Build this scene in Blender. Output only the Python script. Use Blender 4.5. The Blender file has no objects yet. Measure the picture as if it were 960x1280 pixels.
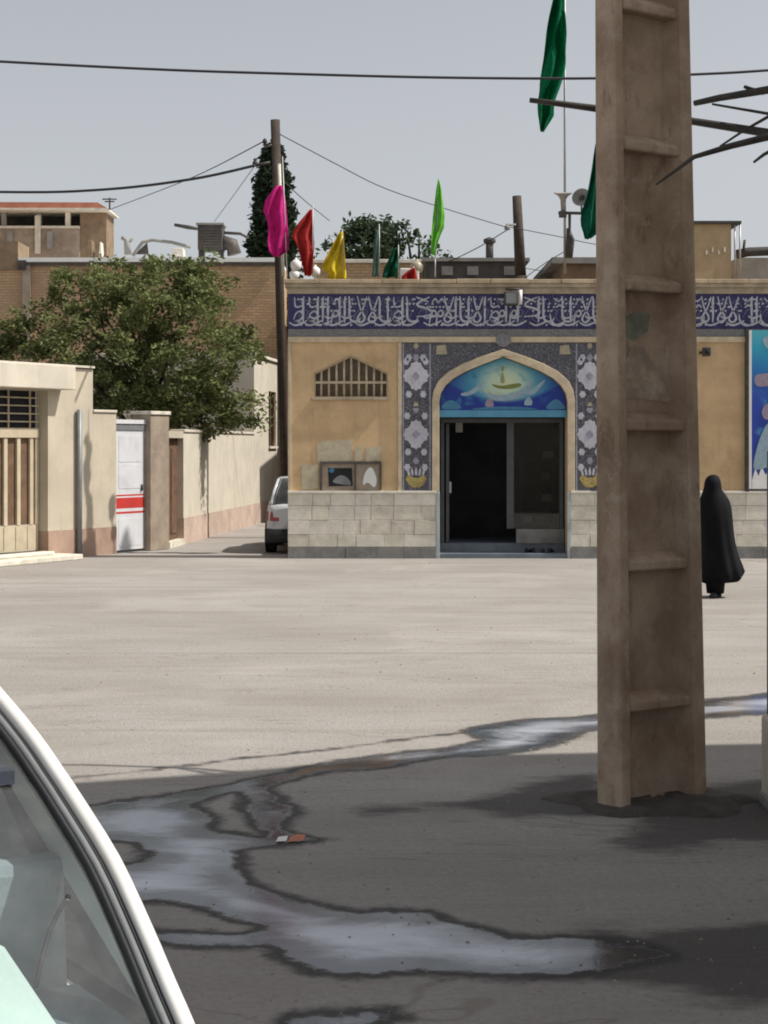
import bpy, bmesh, math, random
import numpy as np
from mathutils import Vector, Matrix, noise as mnoise
from mathutils.geometry import tessellate_polygon
R = math.radians
rnd = random.Random(7)
SC = bpy.context.scene
COL = SC.collection

# ------------------------------------------------------------------ camera
F, U0, V0, H = 2100.0, 480.0, 555.0, 2.04      # focal length in photo pixels, principal point, eye height
cd = bpy.data.cameras.new('camera'); cam = bpy.data.objects.new('camera', cd); COL.objects.link(cam)
cam.location = (0, 0, H); cam.rotation_euler = (R(90), 0, 0)
cd.sensor_fit = 'VERTICAL'; cd.sensor_height = 36; cd.lens = F/1280*36
cd.shift_y = -85/1280; cd.clip_end = 3000; cd.clip_start = 0.05
SC.camera = cam
# ------------------------------------------------------------------ light
EL, AZ = R(52), R(-5)                          # sun from the right, a little to the camera's side of the facade
S = Vector((math.cos(EL)*math.cos(AZ), math.cos(EL)*math.sin(AZ), math.sin(EL)))
w = bpy.data.worlds.new('World'); SC.world = w; w.use_nodes = True
nt = w.node_tree; nt.nodes.clear()
sk = nt.nodes.new('ShaderNodeTexSky'); sk.sky_type = 'NISHITA'; sk.sun_disc = False
sk.sun_elevation = EL; sk.sun_rotation = R(90)-AZ; sk.dust_density = 4.0; sk.air_density = 1.0; sk.ozone_density = 1.5; sk.altitude = 900
hs = nt.nodes.new('ShaderNodeHueSaturation'); hs.inputs['Saturation'].default_value = 0.22; hs.inputs['Value'].default_value = 1.0
bg = nt.nodes.new('ShaderNodeBackground'); bg.inputs[1].default_value = 0.097
wo = nt.nodes.new('ShaderNodeOutputWorld')
nt.links.new(sk.outputs[0], hs.inputs['Color']); nt.links.new(hs.outputs[0], bg.inputs[0]); nt.links.new(bg.outputs[0], wo.inputs[0])
ld = bpy.data.lights.new('sun', 'SUN'); ld.energy = 3.6; ld.angle = R(0.6); ld.color = (1, .955, .88)
lo = bpy.data.objects.new('sun', ld); COL.objects.link(lo); lo.rotation_euler = (-S).to_track_quat('-Z', 'Y').to_euler(); lo.location = (20, 5, 30)
SC.view_settings.view_transform = 'Standard'; SC.view_settings.look = 'None'; SC.view_settings.gamma = 1
SC.view_settings.exposure = 0.42; SC.cycles.filter_width = 1.9

# ------------------------------------------------------------------ helpers
def P(u, v, Y): return Vector(((u-U0)/F*Y, Y, H-(v-V0)/F*Y))
def G(u, v):
    Y = H*F/(v-V0); return Vector(((u-U0)/F*Y, Y, 0))
def fx(u): return (u-U0)/70.0
def fz(v): return H-(v-V0)/70.0

def rootloc(o):
    l = Vector((0,0,0))
    while o is not None: l += o.location; o = o.parent
    return l
class MB:
    def __init__(s): s.v=[]; s.f=[]; s.sm=[]
    def add(s, vs, fs, smooth=False):
        n=len(s.v); s.v += [tuple(p) for p in vs]; s.f += [tuple(i+n for i in f) for f in fs]; s.sm += [smooth]*len(fs); return s
    def box(s, a, b):
        x0,y0,z0=a; x1,y1,z1=b
        return s.add([(x0,y0,z0),(x1,y0,z0),(x1,y1,z0),(x0,y1,z0),(x0,y0,z1),(x1,y0,z1),(x1,y1,z1),(x0,y1,z1)],
              [(0,3,2,1),(4,5,6,7),(0,1,5,4),(1,2,6,5),(2,3,7,6),(3,0,4,7)])
    def hexa(s, q): return s.add(q, [(0,3,2,1),(4,5,6,7),(0,1,5,4),(1,2,6,5),(2,3,7,6),(3,0,4,7)])
    def obox(s, A, B, z0, z1, f, b):      # box along A->B in plan; f / b = offsets to the right-hand (front) and left-hand side
        A=Vector(A[:2]); B=Vector(B[:2]); d=(B-A).normalized(); n=Vector((d.y,-d.x))
        q=[A+n*f, B+n*f, B-n*b, A-n*b]
        return s.hexa([(p.x,p.y,z0) for p in q]+[(p.x,p.y,z1) for p in q])
    def tube(s, pts, r, seg=8, cap=True):
        pts=[Vector(p) for p in pts]; n=len(pts); rr = r if isinstance(r,(list,tuple)) else [r]*n
        vs=[]; up=None
        for i,p in enumerate(pts):
            t=(pts[min(i+1,n-1)]-pts[max(i-1,0)]).normalized()
            if up is None: up=Vector((0,0,1)) if abs(t.z)<.9 else Vector((1,0,0))
            a=t.cross(up).normalized(); b=a.cross(t).normalized(); up=b
            for k in range(seg):
                th=2*math.pi*k/seg; vs.append(p+(a*math.cos(th)+b*math.sin(th))*rr[i])
        fs=[(i*seg+k, i*seg+(k+1)%seg, (i+1)*seg+(k+1)%seg, (i+1)*seg+k) for i in range(n-1) for k in range(seg)]
        s.add(vs, fs, True)
        if cap: s.add([], [])
        if cap:
            m=len(s.v)-len(vs); s.f += [tuple(m+k for k in range(seg))[::-1], tuple(m+(n-1)*seg+k for k in range(seg))]; s.sm += [False,False]
        return s
    def loft(s, rings, closed=True, smooth=True, cap=True):
        m=len(rings[0]); vs=[p for r in rings for p in r]; fs=[]
        for i in range(len(rings)-1):
            for k in range(m if closed else m-1):
                fs.append((i*m+k, i*m+(k+1)%m, (i+1)*m+(k+1)%m, (i+1)*m+k))
        s.add(vs, fs, smooth)
        if cap and closed:
            b=len(s.v)-len(vs); s.f += [tuple(b+k for k in range(m))[::-1], tuple(b+(len(rings)-1)*m+k for k in range(m))]; s.sm += [False,False]
        return s
    def lathe(s, prof, c=(0,0,0), axis='z', seg=16):
        rings=[]
        for r,h in prof:
            ring=[]
            for k in range(seg):
                t=2*math.pi*k/seg; a,b=r*math.cos(t), r*math.sin(t)
                p={'z':(a,b,h),'y':(a,h,b),'x':(h,a,b)}[axis]; ring.append((p[0]+c[0],p[1]+c[1],p[2]+c[2]))
            rings.append(ring)
        return s.loft(rings)
    def plate(s, outer, holes, y0, y1):   # slab in the XZ plane with holes, front at y0
        loops=[[Vector((p[0],p[1],0)) for p in l] for l in [outer]+list(holes)]
        tri=tessellate_polygon(loops); flat=[p for l in loops for p in l]
        s.add([(p.x,y0,p.y) for p in flat], tri); s.add([(p.x,y1,p.y) for p in flat], [t[::-1] for t in tri])
        for l in loops:
            n=len(l); s.add([(p.x,y0,p.y) for p in l]+[(p.x,y1,p.y) for p in l], [(i,(i+1)%n,n+(i+1)%n,n+i) for i in range(n)])
        return s
    def ribbon(s, pts, wd, y, nib=None):   # flat stroke in the XZ plane
        n=len(pts); L=[];
        for i,(x,z) in enumerate(pts):
            a=pts[max(i-1,0)]; b=pts[min(i+1,n-1)]; d=Vector((b[0]-a[0], b[1]-a[1]))
            if d.length<1e-6: d=Vector((1,0))
            d.normalize(); ww=(wd[i] if isinstance(wd,(list,tuple)) else wd)*.5
            L += [(x-d.y*ww, y, z+d.x*ww),(x+d.y*ww, y, z-d.x*ww)]
        return s.add(L, [(2*i,2*i+1,2*i+3,2*i+2) for i in range(n-1)])
    def build(s, name, mat, parent=None, world=True, bevel=0, tag_=None, fixn=True, loc=None):
        me=bpy.data.meshes.new(name); off=Vector((0,0,0))
        if parent is not None and world: off=rootloc(parent)
        if parent is None:
            if loc is None:
                xs=[p[0] for p in s.v]; ys=[p[1] for p in s.v]; zs=[p[2] for p in s.v]
                loc=((min(xs)+max(xs))/2,(min(ys)+max(ys))/2,min(zs))
            off=Vector(loc)
        me.from_pydata([(p[0]-off.x,p[1]-off.y,p[2]-off.z) for p in s.v], [], s.f)
        me.polygons.foreach_set('use_smooth', s.sm)
        if fixn:
            bm=bmesh.new(); bm.from_mesh(me); bmesh.ops.remove_doubles(bm, verts=bm.verts, dist=1e-5)
            bmesh.ops.recalc_face_normals(bm, faces=bm.faces); bm.to_mesh(me); bm.free()
        me.materials.append(mat); me.validate()
        o=bpy.data.objects.new(name, me); COL.objects.link(o)
        if parent is not None: o.parent=parent
        else: o.location=off
        if bevel:
            b=o.modifiers.new('bevel','BEVEL'); b.width=bevel; b.segments=2; b.limit_method='ANGLE'; b.angle_limit=R(40)
        return o
def tag(o, label=None, cat=None, group=None, kind=None):
    for k,v in (('label',label),('category',cat),('group',group),('kind',kind)):
        if v: o[k]=v
    return o
def thing(name, loc, label, cat, group=None, rz=0):
    o=bpy.data.objects.new(name, None); COL.objects.link(o); o.location=loc; o.rotation_euler=(0,0,rz); o.empty_display_size=.2
    return tag(o,label,cat,group)
def smooth_poly(pts, n=4, closed=True):
    out=[]; m=len(pts); rg = range(m) if closed else range(m-1)
    g=(lambda i: pts[i%m]) if closed else (lambda i: pts[max(0,min(m-1,i))])
    for i in rg:
        p0,p1,p2,p3=[Vector(g(i+k)) for k in (-1,0,1,2)]
        for j in range(n):
            t=j/n; out.append(.5*((2*p1)+(p2-p0)*t+(2*p0-5*p1+4*p2-p3)*t*t+(3*p1-p0-3*p2+p3)*t**3))
    if not closed: out.append(Vector(pts[-1]))
    return out

# ------------------------------------------------------------------ materials
class NG:
    def __init__(s, name):
        s.m=bpy.data.materials.new(name); s.m.use_nodes=True; s.t=s.m.node_tree; s.t.nodes.clear()
        s.out=s.n('ShaderNodeOutputMaterial'); s.b=s.n('ShaderNodeBsdfPrincipled'); s.l(s.b.outputs[0], s.out.inputs[0])
        g=s.n('ShaderNodeNewGeometry'); s.pos=g.outputs['Position']
    def n(s, t, **k):
        x=s.t.nodes.new(t)
        for a,b in k.items(): setattr(x,a,b)
        return x
    def l(s,a,b): s.t.links.new(a,b)
    def setv(s, sock, v):
        if hasattr(v,'links') or isinstance(v,bpy.types.NodeSocket): s.l(v,sock)
        else: sock.default_value = v
    def scalev(s, v, sc):
        m=s.n('ShaderNodeVectorMath',operation='MULTIPLY'); s.l(v,m.inputs[0]); m.inputs[1].default_value=sc; return m.outputs[0]
    def noise(s, scale, detail=4, rough=.55, vec=None, dist=0):
        x=s.n('ShaderNodeTexNoise'); x.inputs['Scale'].default_value=scale; x.inputs['Detail'].default_value=detail
        x.inputs['Roughness'].default_value=rough; x.inputs['Distortion'].default_value=dist; s.l(vec if vec is not None else s.pos, x.inputs['Vector']); return x.outputs[0]
    def voro(s, scale, feature='F1', vec=None, out=0):
        x=s.n('ShaderNodeTexVoronoi',feature=feature); x.inputs['Scale'].default_value=scale; s.l(vec if vec is not None else s.pos, x.inputs['Vector']); return x.outputs[out]
    def ramp(s, f, stops):
        x=s.n('ShaderNodeValToRGB'); e=x.color_ramp.elements
        while len(e)<len(stops): e.new(.5)
        for i,(p,c) in enumerate(stops):
            e[i].position=p; e[i].color=(c if len(c)==4 else (*c,1)) if isinstance(c,(tuple,list)) else (c,c,c,1)
        s.l(f,x.inputs[0]); return x.outputs[0]
    def math(s, op, a, b=0, c=0):
        x=s.n('ShaderNodeMath',operation=op); s.setv(x.inputs[0],a); s.setv(x.inputs[1],b)
        if op in('MULTIPLY_ADD',): s.setv(x.inputs[2],c)
        return x.outputs[0]
    def mix(s, f, a, b, mode='MIX'):
        x=s.n('ShaderNodeMix',data_type='RGBA',blend_type=mode); s.setv(x.inputs[0],f)
        for q,v in ((x.inputs[6],a),(x.inputs[7],b)):
            s.setv(q, (*v,1) if isinstance(v,(tuple,list)) and len(v)==3 else v)
        return x.outputs[2]
    def smooth(s, v, lo, hi, a=0., b=1.):
        x=s.n('ShaderNodeMapRange',interpolation_type='SMOOTHSTEP'); s.setv(x.inputs[0],v)
        for i,q in enumerate((lo,hi,a,b)): x.inputs[i+1].default_value=q
        return x.outputs[0]
    def bump(s, h, dist=.01, st=1, nrm=None):
        x=s.n('ShaderNodeBump'); x.inputs['Distance'].default_value=dist; x.inputs['Strength'].default_value=st; s.l(h,x.inputs['Height'])
        if nrm is not None: s.l(nrm,x.inputs['Normal'])
        return x.outputs[0]
    def sep(s):
        x=s.n('ShaderNodeSeparateXYZ'); s.l(s.pos,x.inputs[0]); return x.outputs
def surf(name, c, var=.18, sc=3., rough=.85, bump=.004, bsc=40., metal=0, dirt=0, dirtc=None, spec=.3, vstreak=0, sat2=None):
    g=NG(name); n1=g.noise(sc,6,.6); n2=g.noise(sc*7,4,.6)
    lo_=tuple(x*(1-var) for x in c); hi=tuple(min(1,x*(1+var)) for x in c)
    if sat2: hi=sat2
    col=g.mix(g.smooth(n1,.32,.68), lo_, hi)
    col=g.mix(g.smooth(n2,.3,.7,0,.35), col, tuple(x*(1-var*.9) for x in c))
    if dirt:
        d=g.noise(sc*.6,8,.7,dist=.6); col=g.mix(g.smooth(d,.5,.72,0,dirt), col, dirtc or tuple(x*.45 for x in c))
    if vstreak:
        vs=g.noise(1.,5,.65,vec=g.scalev(g.pos,(9,9,.55))); col=g.mix(g.smooth(vs,.5,.75,0,vstreak), col, dirtc or tuple(x*.5 for x in c))
    g.l(col,g.b.inputs['Base Color']); g.b.inputs['Roughness'].default_value=rough; g.b.inputs['Metallic'].default_value=metal
    g.b.inputs['Specular IOR Level'].default_value=spec
    if bump: g.l(g.bump(g.noise(bsc,5,.6),bump),g.b.inputs['Normal'])
    return g.m
M={}
M['stucco']=surf('stucco',(.61,.435,.25),.13,2.2,.9,.004,60,dirt=.35,vstreak=.3)
M['trim']=surf('trim',(.58,.48,.34),.15,5,.85,.004,50,dirt=.3)
M['stone']=surf('stone',(.68,.64,.54),.13,5,.8,.006,25,dirt=.35)
M['stone2']=surf('stone2',(.66,.615,.52),.15,5,.8,.006,25,dirt=.5)
M['stone3']=surf('stone3',(.73,.69,.60),.10,5,.8,.006,25,dirt=.25)
M['mortar']=surf('mortar',(.58,.54,.45),.15,8,.95,.004,60)
M['plinth']=surf('plinth',(.23,.23,.22),.2,5,.85,.006,30,dirt=.4)
M['cornice']=surf('cornice',(.40,.33,.24),.25,4,.85,.006,40,dirt=.5)
M['coping']=surf('coping',(.50,.40,.27),.2,4,.85,.004,40,dirt=.4)
M['cream']=surf('cream',(.50,.44,.345),.09,1.3,.9,.004,45,dirt=.18,vstreak=.22)
M['cream2']=surf('cream2',(.60,.545,.45),.09,1.5,.9,.004,45,dirt=.2,vstreak=.2)
M['pink']=surf('pink',(.52,.40,.33),.15,2,.9,.004,50,dirt=.3)
M['brownbase']=surf('brownbase',(.36,.25,.19),.15,2,.9,.004,50,dirt=.3)
M['pillar']=surf('pillar',(.33,.27,.21),.2,3,.9,.006,40,dirt=.4)
M['brown']=surf('brown',(.16,.095,.06),.25,5,.7,.003,40,dirt=.3)
M['beigemetal']=surf('beigemetal',(.50,.43,.31),.1,4,.5,.001,40,dirt=.25,spec=.4)
M['darkmetal']=surf('darkmetal',(.10,.085,.075),.25,5,.6,.002,60,dirt=.3)
M['iron']=surf('iron',(.06,.055,.05),.3,8,.6,.002,60)
M['grill']=surf('grill',(.50,.42,.29),.15,7,.6,.001,60,dirt=.3)
M['greymetal']=surf('greymetal',(.23,.24,.25),.15,4,.5,.001,40,metal=.3)
M['doorframe']=surf('doorframe',(.10,.11,.12),.15,4,.45,.001,40,metal=.5)
M['white']=surf('white',(.78,.78,.76),.05,3,.5,.001,40,dirt=.12)
M['whitepaint']=surf('whitepaint',(.62,.63,.65),.06,3,.45,.001,40,dirt=.2,vstreak=.2)
M['red']=surf('red',(.50,.045,.04),.1,4,.5,.001,40)
M['panebrown']=surf('panebrown',(.20,.16,.12),.25,6,.8,.002,40)
M['dark']=surf('dark',(.022,.022,.026),.2,4,.8,.003,30)
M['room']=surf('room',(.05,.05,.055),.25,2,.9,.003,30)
M['floorblue']=surf('floorblue',(.16,.19,.22),.2,4,.5,.002,40,dirt=.4)
M['jamb']=surf('jamb',(.42,.47,.48),.1,4,.5,.002,40,dirt=.3)
M['pale_blue']=surf('pale_blue',(.10,.30,.46),.1,4,.5,.0,40)
M['roofred']=surf('roofred',(.50,.20,.13),.15,3,.7,.002,40)
M['grey']=surf('grey',(.30,.29,.27),.15,3,.8,.004,40,dirt=.3)
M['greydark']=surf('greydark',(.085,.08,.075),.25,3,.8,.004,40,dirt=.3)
M['brownwall']=surf('brownwall',(.24,.17,.11),.2,3,.9,.005,40,dirt=.3)
M['tanblock']=surf('tanblock',(.46,.35,.22),.1,3,.9,.004,40,dirt=.2)
M['cable']=surf('cable',(.035,.035,.04),.2,5,.6,0)
M['steel']=surf('steel',(.42,.42,.42),.1,5,.45,.001,40,metal=.4)
M['woodpole']=surf('woodpole',(.065,.05,.04),.25,6,.85,.006,30,vstreak=.4)
M['bark']=surf('bark',(.09,.065,.045),.3,8,.95,.01,30)
M['chador']=surf('chador',(.007,.007,.009),.2,4,.75,.003,30,spec=.12)
M['skin']=surf('skin',(.45,.27,.19),.08,9,.55,.001,80)
M['tyre']=surf('tyre',(.02,.02,.02),.2,9,.85,.002,60)
M['rim']=surf('rim',(.35,.35,.36),.1,9,.4,.0,60,metal=.7)
M['plastic']=surf('plastic',(.025,.026,.028),.15,6,.55,.001,90)
M['greyplastic']=surf('greyplastic',(.16,.165,.17),.12,6,.4,.001,90)
M['mint']=surf('mint',(.66,.76,.71),.05,6,.8,.002,60)
M['seatcover']=surf('seatcover',(.34,.38,.40),.08,6,.8,.002,60)
M['shelf']=surf('shelf',(.20,.25,.28),.08,6,.8,.002,60)
M['cloth_in']=surf('cloth_in',(.05,.055,.075),.1,6,.9,.002,60)
M['paper']=surf('paper',(.52,.46,.33),.12,8,.9,.001,60,dirt=.35)
M['lilac']=surf('lilac',(.50,.50,.56),.12,14,.35,.002,60,spec=.4)
M['lilac2']=surf('lilac2',(.30,.30,.37),.2,14,.35,.002,60,spec=.4)
M['ytile']=surf('ytile',(.42,.33,.12),.3,20,.35,.002,60,spec=.4)
M['beigetile']=surf('beigetile',(.40,.35,.25),.15,12,.35,.002,60,spec=.4)
M['script']=surf('script',(.46,.47,.52),.2,14,.35,.0,60,spec=.4)
M['script2']=surf('script2',(.15,.16,.24),.3,14,.35,.0,60,spec=.4)
def paint(name,c):
    g=NG(name); g.b.inputs['Base Color'].default_value=(*c,1); g.b.inputs['Roughness'].default_value=.3; g.b.inputs['Coat Weight'].default_value=.6; g.b.inputs['Coat Roughness'].default_value=.05
    d=g.noise(6,6,.6); g.l(g.mix(g.smooth(d,.4,.75,0,.25),c,tuple(x*.75 for x in (c[0],c[1]*.97,c[2]*.9))),g.b.inputs['Base Color']); return g.m
M['carwhite']=paint('carwhite',(.72,.71,.68)); M['carwhite2']=paint('carwhite2',(.55,.56,.58))
def glass(name, tint, refl=1.):
    g=NG(name); g.t.nodes.remove(g.b); t=g.n('ShaderNodeBsdfTransparent'); t.inputs[0].default_value=(*tint,1)
    gl=g.n('ShaderNodeBsdfGlossy'); gl.inputs['Roughness'].default_value=.02; gl.inputs[0].default_value=(refl,refl,refl,1)
    fr=g.n('ShaderNodeFresnel'); fr.inputs[0].default_value=1.5; m=g.n('ShaderNodeMixShader')
    g.l(g.math('ADD',fr.outputs[0],.05),m.inputs[0]); g.l(t.outputs[0],m.inputs[1]); g.l(gl.outputs[0],m.inputs[2])
    df=g.n('ShaderNodeBsdfDiffuse'); df.inputs[0].default_value=(.5,.49,.46,1); m2=g.n('ShaderNodeMixShader'); g.l(g.smooth(g.noise(7,7,.7),.35,.75,*((.0,.02) if name=='doorglass' else (.03,.10))),m2.inputs[0]); g.l(m.outputs[0],m2.inputs[1]); g.l(df.outputs[0],m2.inputs[2]); g.l(m2.outputs[0],g.out.inputs[0]); return g.m
M['carglass']=glass('carglass',(.80,.86,.86)); M['tintglass']=glass('tintglass',(.12,.13,.13)); M['doorglass']=glass('doorglass',(.5,.55,.55),.5)
def lens(name,c):
    g=NG(name); g.b.inputs['Base Color'].default_value=(*c,1); g.b.inputs['Roughness'].default_value=.12; g.b.inputs['Coat Weight'].default_value=.5
    v=g.voro(60); g.l(g.bump(v,.002),g.b.inputs['Normal']); return g.m
M['taillight']=lens('taillight',(.22,.012,.015))
def cloth(name,c,tr=.35):
    g=NG(name); n=g.noise(9,4); col=g.mix(g.smooth(n,.3,.7),tuple(x*.75 for x in c),c); g.l(col,g.b.inputs['Base Color']); g.b.inputs['Roughness'].default_value=.9; g.b.inputs['Specular IOR Level'].default_value=.15
    t=g.n('ShaderNodeBsdfTranslucent'); g.l(col,t.inputs[0]); m=g.n('ShaderNodeMixShader'); m.inputs[0].default_value=tr
    g.l(g.b.outputs[0],m.inputs[1]); g.l(t.outputs[0],m.inputs[2]); g.l(m.outputs[0],g.out.inputs[0]); return g.m
M['f_pink']=cloth('f_pink',(.75,.035,.30)); M['f_red']=cloth('f_red',(.52,.05,.045)); M['f_yellow']=cloth('f_yellow',(.75,.58,.04)); M['f_lime']=cloth('f_lime',(.25,.72,.10),.5)
M['f_green']=cloth('f_green',(.005,.24,.10),.45); M['f_dgreen']=cloth('f_dgreen',(.01,.10,.055),.3); M['f_teal']=cloth('f_teal',(.16,.26,.22),.4); M['f_green2']=cloth('f_green2',(.01,.16,.10),.4)
def leaf(name,c1,c2,sc=1.4):
    g=NG(name); n=g.noise(sc,3); n2=g.noise(40,2); col=g.mix(g.smooth(n,.35,.65),c1,c2); col=g.mix(g.smooth(n2,.35,.7,0,.6),col,tuple(x*1.7 for x in c2))
    g.l(col,g.b.inputs['Base Color']); g.b.inputs['Roughness'].default_value=.75; g.b.inputs['Specular IOR Level'].default_value=.2
    t=g.n('ShaderNodeBsdfTranslucent'); g.l(col,t.inputs[0]); m=g.n('ShaderNodeMixShader'); m.inputs[0].default_value=.25
    g.l(g.b.outputs[0],m.inputs[1]); g.l(t.outputs[0],m.inputs[2]); g.l(m.outputs[0],g.out.inputs[0]); return g.m
M['leaf']=leaf('leaf',(.060,.082,.028),(.165,.185,.070),2.2); M['leafdark']=leaf('leafdark',(.012,.022,.012),(.022,.035,.018)); M['leaffar']=leaf('leaffar',(.03,.045,.025),(.05,.075,.04))
def brick():
    g=NG('brick'); se=g.sep(); cb=g.n('ShaderNodeCombineXYZ'); g.l(g.math('ADD',se[0],se[1]),cb.inputs[0]); g.l(se[2],cb.inputs[1])
    b=g.n('ShaderNodeTexBrick'); g.l(cb.outputs[0],b.inputs['Vector']); b.inputs['Scale'].default_value=1; b.inputs['Brick Width'].default_value=.24; b.inputs['Row Height'].default_value=.085
    b.inputs['Mortar Size'].default_value=.008; b.inputs['Mortar Smooth'].default_value=.2
    b.inputs['Color1'].default_value=(.60,.39,.225,1); b.inputs['Color2'].default_value=(.46,.30,.18,1); b.inputs['Mortar'].default_value=(.30,.24,.17,1)
    n=g.noise(.7,7,.65); col=g.mix(g.smooth(n,.42,.68,0,.55),b.outputs[0],(.32,.22,.14)); n3=g.noise(2.5,5); col=g.mix(g.smooth(n3,.55,.7,0,.4),col,(.46,.32,.19))
    g.l(col,g.b.inputs['Base Color']); g.b.inputs['Roughness'].default_value=.9; g.l(g.bump(b.outputs[1],-.006),g.b.inputs['Normal']); return g.m
M['brick']=brick()
def polemat():
    g=NG('concrete_pole'); n1=g.noise(2.2,8,.65); n2=g.noise(1.6,8,.7,dist=.3,vec=g.scalev(g.pos,(2.2,2.2,1))); n3=g.noise(1.,8,.75,vec=g.scalev(g.pos,(6,6,1.0)),dist=.5)
    col=g.mix(g.smooth(n1,.35,.65),(.31,.225,.16),(.48,.375,.285)); col=g.mix(g.smooth(n2,.50,.82,0,.75),col,(.15,.095,.065))
    col=g.mix(g.smooth(n3,.55,.75,0,.5),col,(.56,.48,.40)); n5=g.noise(3.2,9,.75,vec=g.scalev(g.pos,(1.5,1.5,.6)),dist=.6); col=g.mix(g.smooth(n5,.54,.68,0,.65),col,(.13,.085,.06)); n4=g.noise(5,9,.75,dist=.3); col=g.mix(g.smooth(g.noise(60,4,.7),.55,.75,0,.5),col,(.22,.16,.12)); col=g.mix(g.smooth(n4,.56,.66,0,.45),col,(.48,.42,.34))
    g.l(col,g.b.inputs['Base Color']); g.b.inputs['Roughness'].default_value=.9; g.b.inputs['Specular IOR Level'].default_value=.2
    pit=g.smooth(g.voro(38),.05,.22); h=g.math('ADD',g.math('MULTIPLY',pit,.5),g.math('ADD',g.math('MULTIPLY',g.noise(90,5,.7),.5),g.noise(16,6,.65))); g.l(g.bump(h,.005),g.b.inputs['Normal']); return g.m
M['pole']=polemat()
def tilemat():   # dark glazed mosaic with small lilac and ochre blooms and scrolling stems
    g=NG('mosaic'); v1=g.voro(17,'F1'); v2=g.voro(44,'F1'); n=g.noise(30,3,.6,dist=2.2)
    col=g.mix(g.smooth(n,.47,.53),(.035,.037,.06),(.10,.10,.115)); col=g.mix(g.smooth(g.math('ABSOLUTE',g.math('SUBTRACT',g.noise(12,2,.5,dist=3),.5)),.0,.022,1,0),col,(.32,.32,.33))
    col=g.mix(g.smooth(v1,.16,.26,.75,0),col,(.27,.26,.31)); col=g.mix(g.smooth(v2,.1,.22,.5,0),col,(.20,.17,.12)); col=g.mix(g.smooth(v1,.03,.08,1,0),col,(.10,.07,.09))
    g.l(col,g.b.inputs['Base Color']); g.b.inputs['Roughness'].default_value=.35; g.b.inputs['Specular IOR Level'].default_value=.4
    g.l(g.bump(g.noise(30,3),.002),g.b.inputs['Normal']); return g.m
M['mosaic']=tilemat()
def friezemat(name,a,b,c,sc=16):
    g=NG(name); n=g.noise(sc,3,.6,dist=2.5); col=g.mix(g.smooth(n,.45,.55),a,b)
    col=g.mix(g.smooth(g.math('ABSOLUTE',g.math('SUBTRACT',g.noise(sc*.55,2,.5,dist=3),.5)),.0,.03,.8,0),col,c)
    g.l(col,g.b.inputs['Base Color']); g.b.inputs['Roughness'].default_value=.35; g.b.inputs['Specular IOR Level'].default_value=.4; return g.m
M['navy']=friezemat('navy',(.018,.018,.085),(.028,.027,.115),(.09,.095,.18))
M['fborder']=friezemat('fborder',(.12,.12,.13),(.20,.20,.20),(.30,.29,.26),20)
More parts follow.
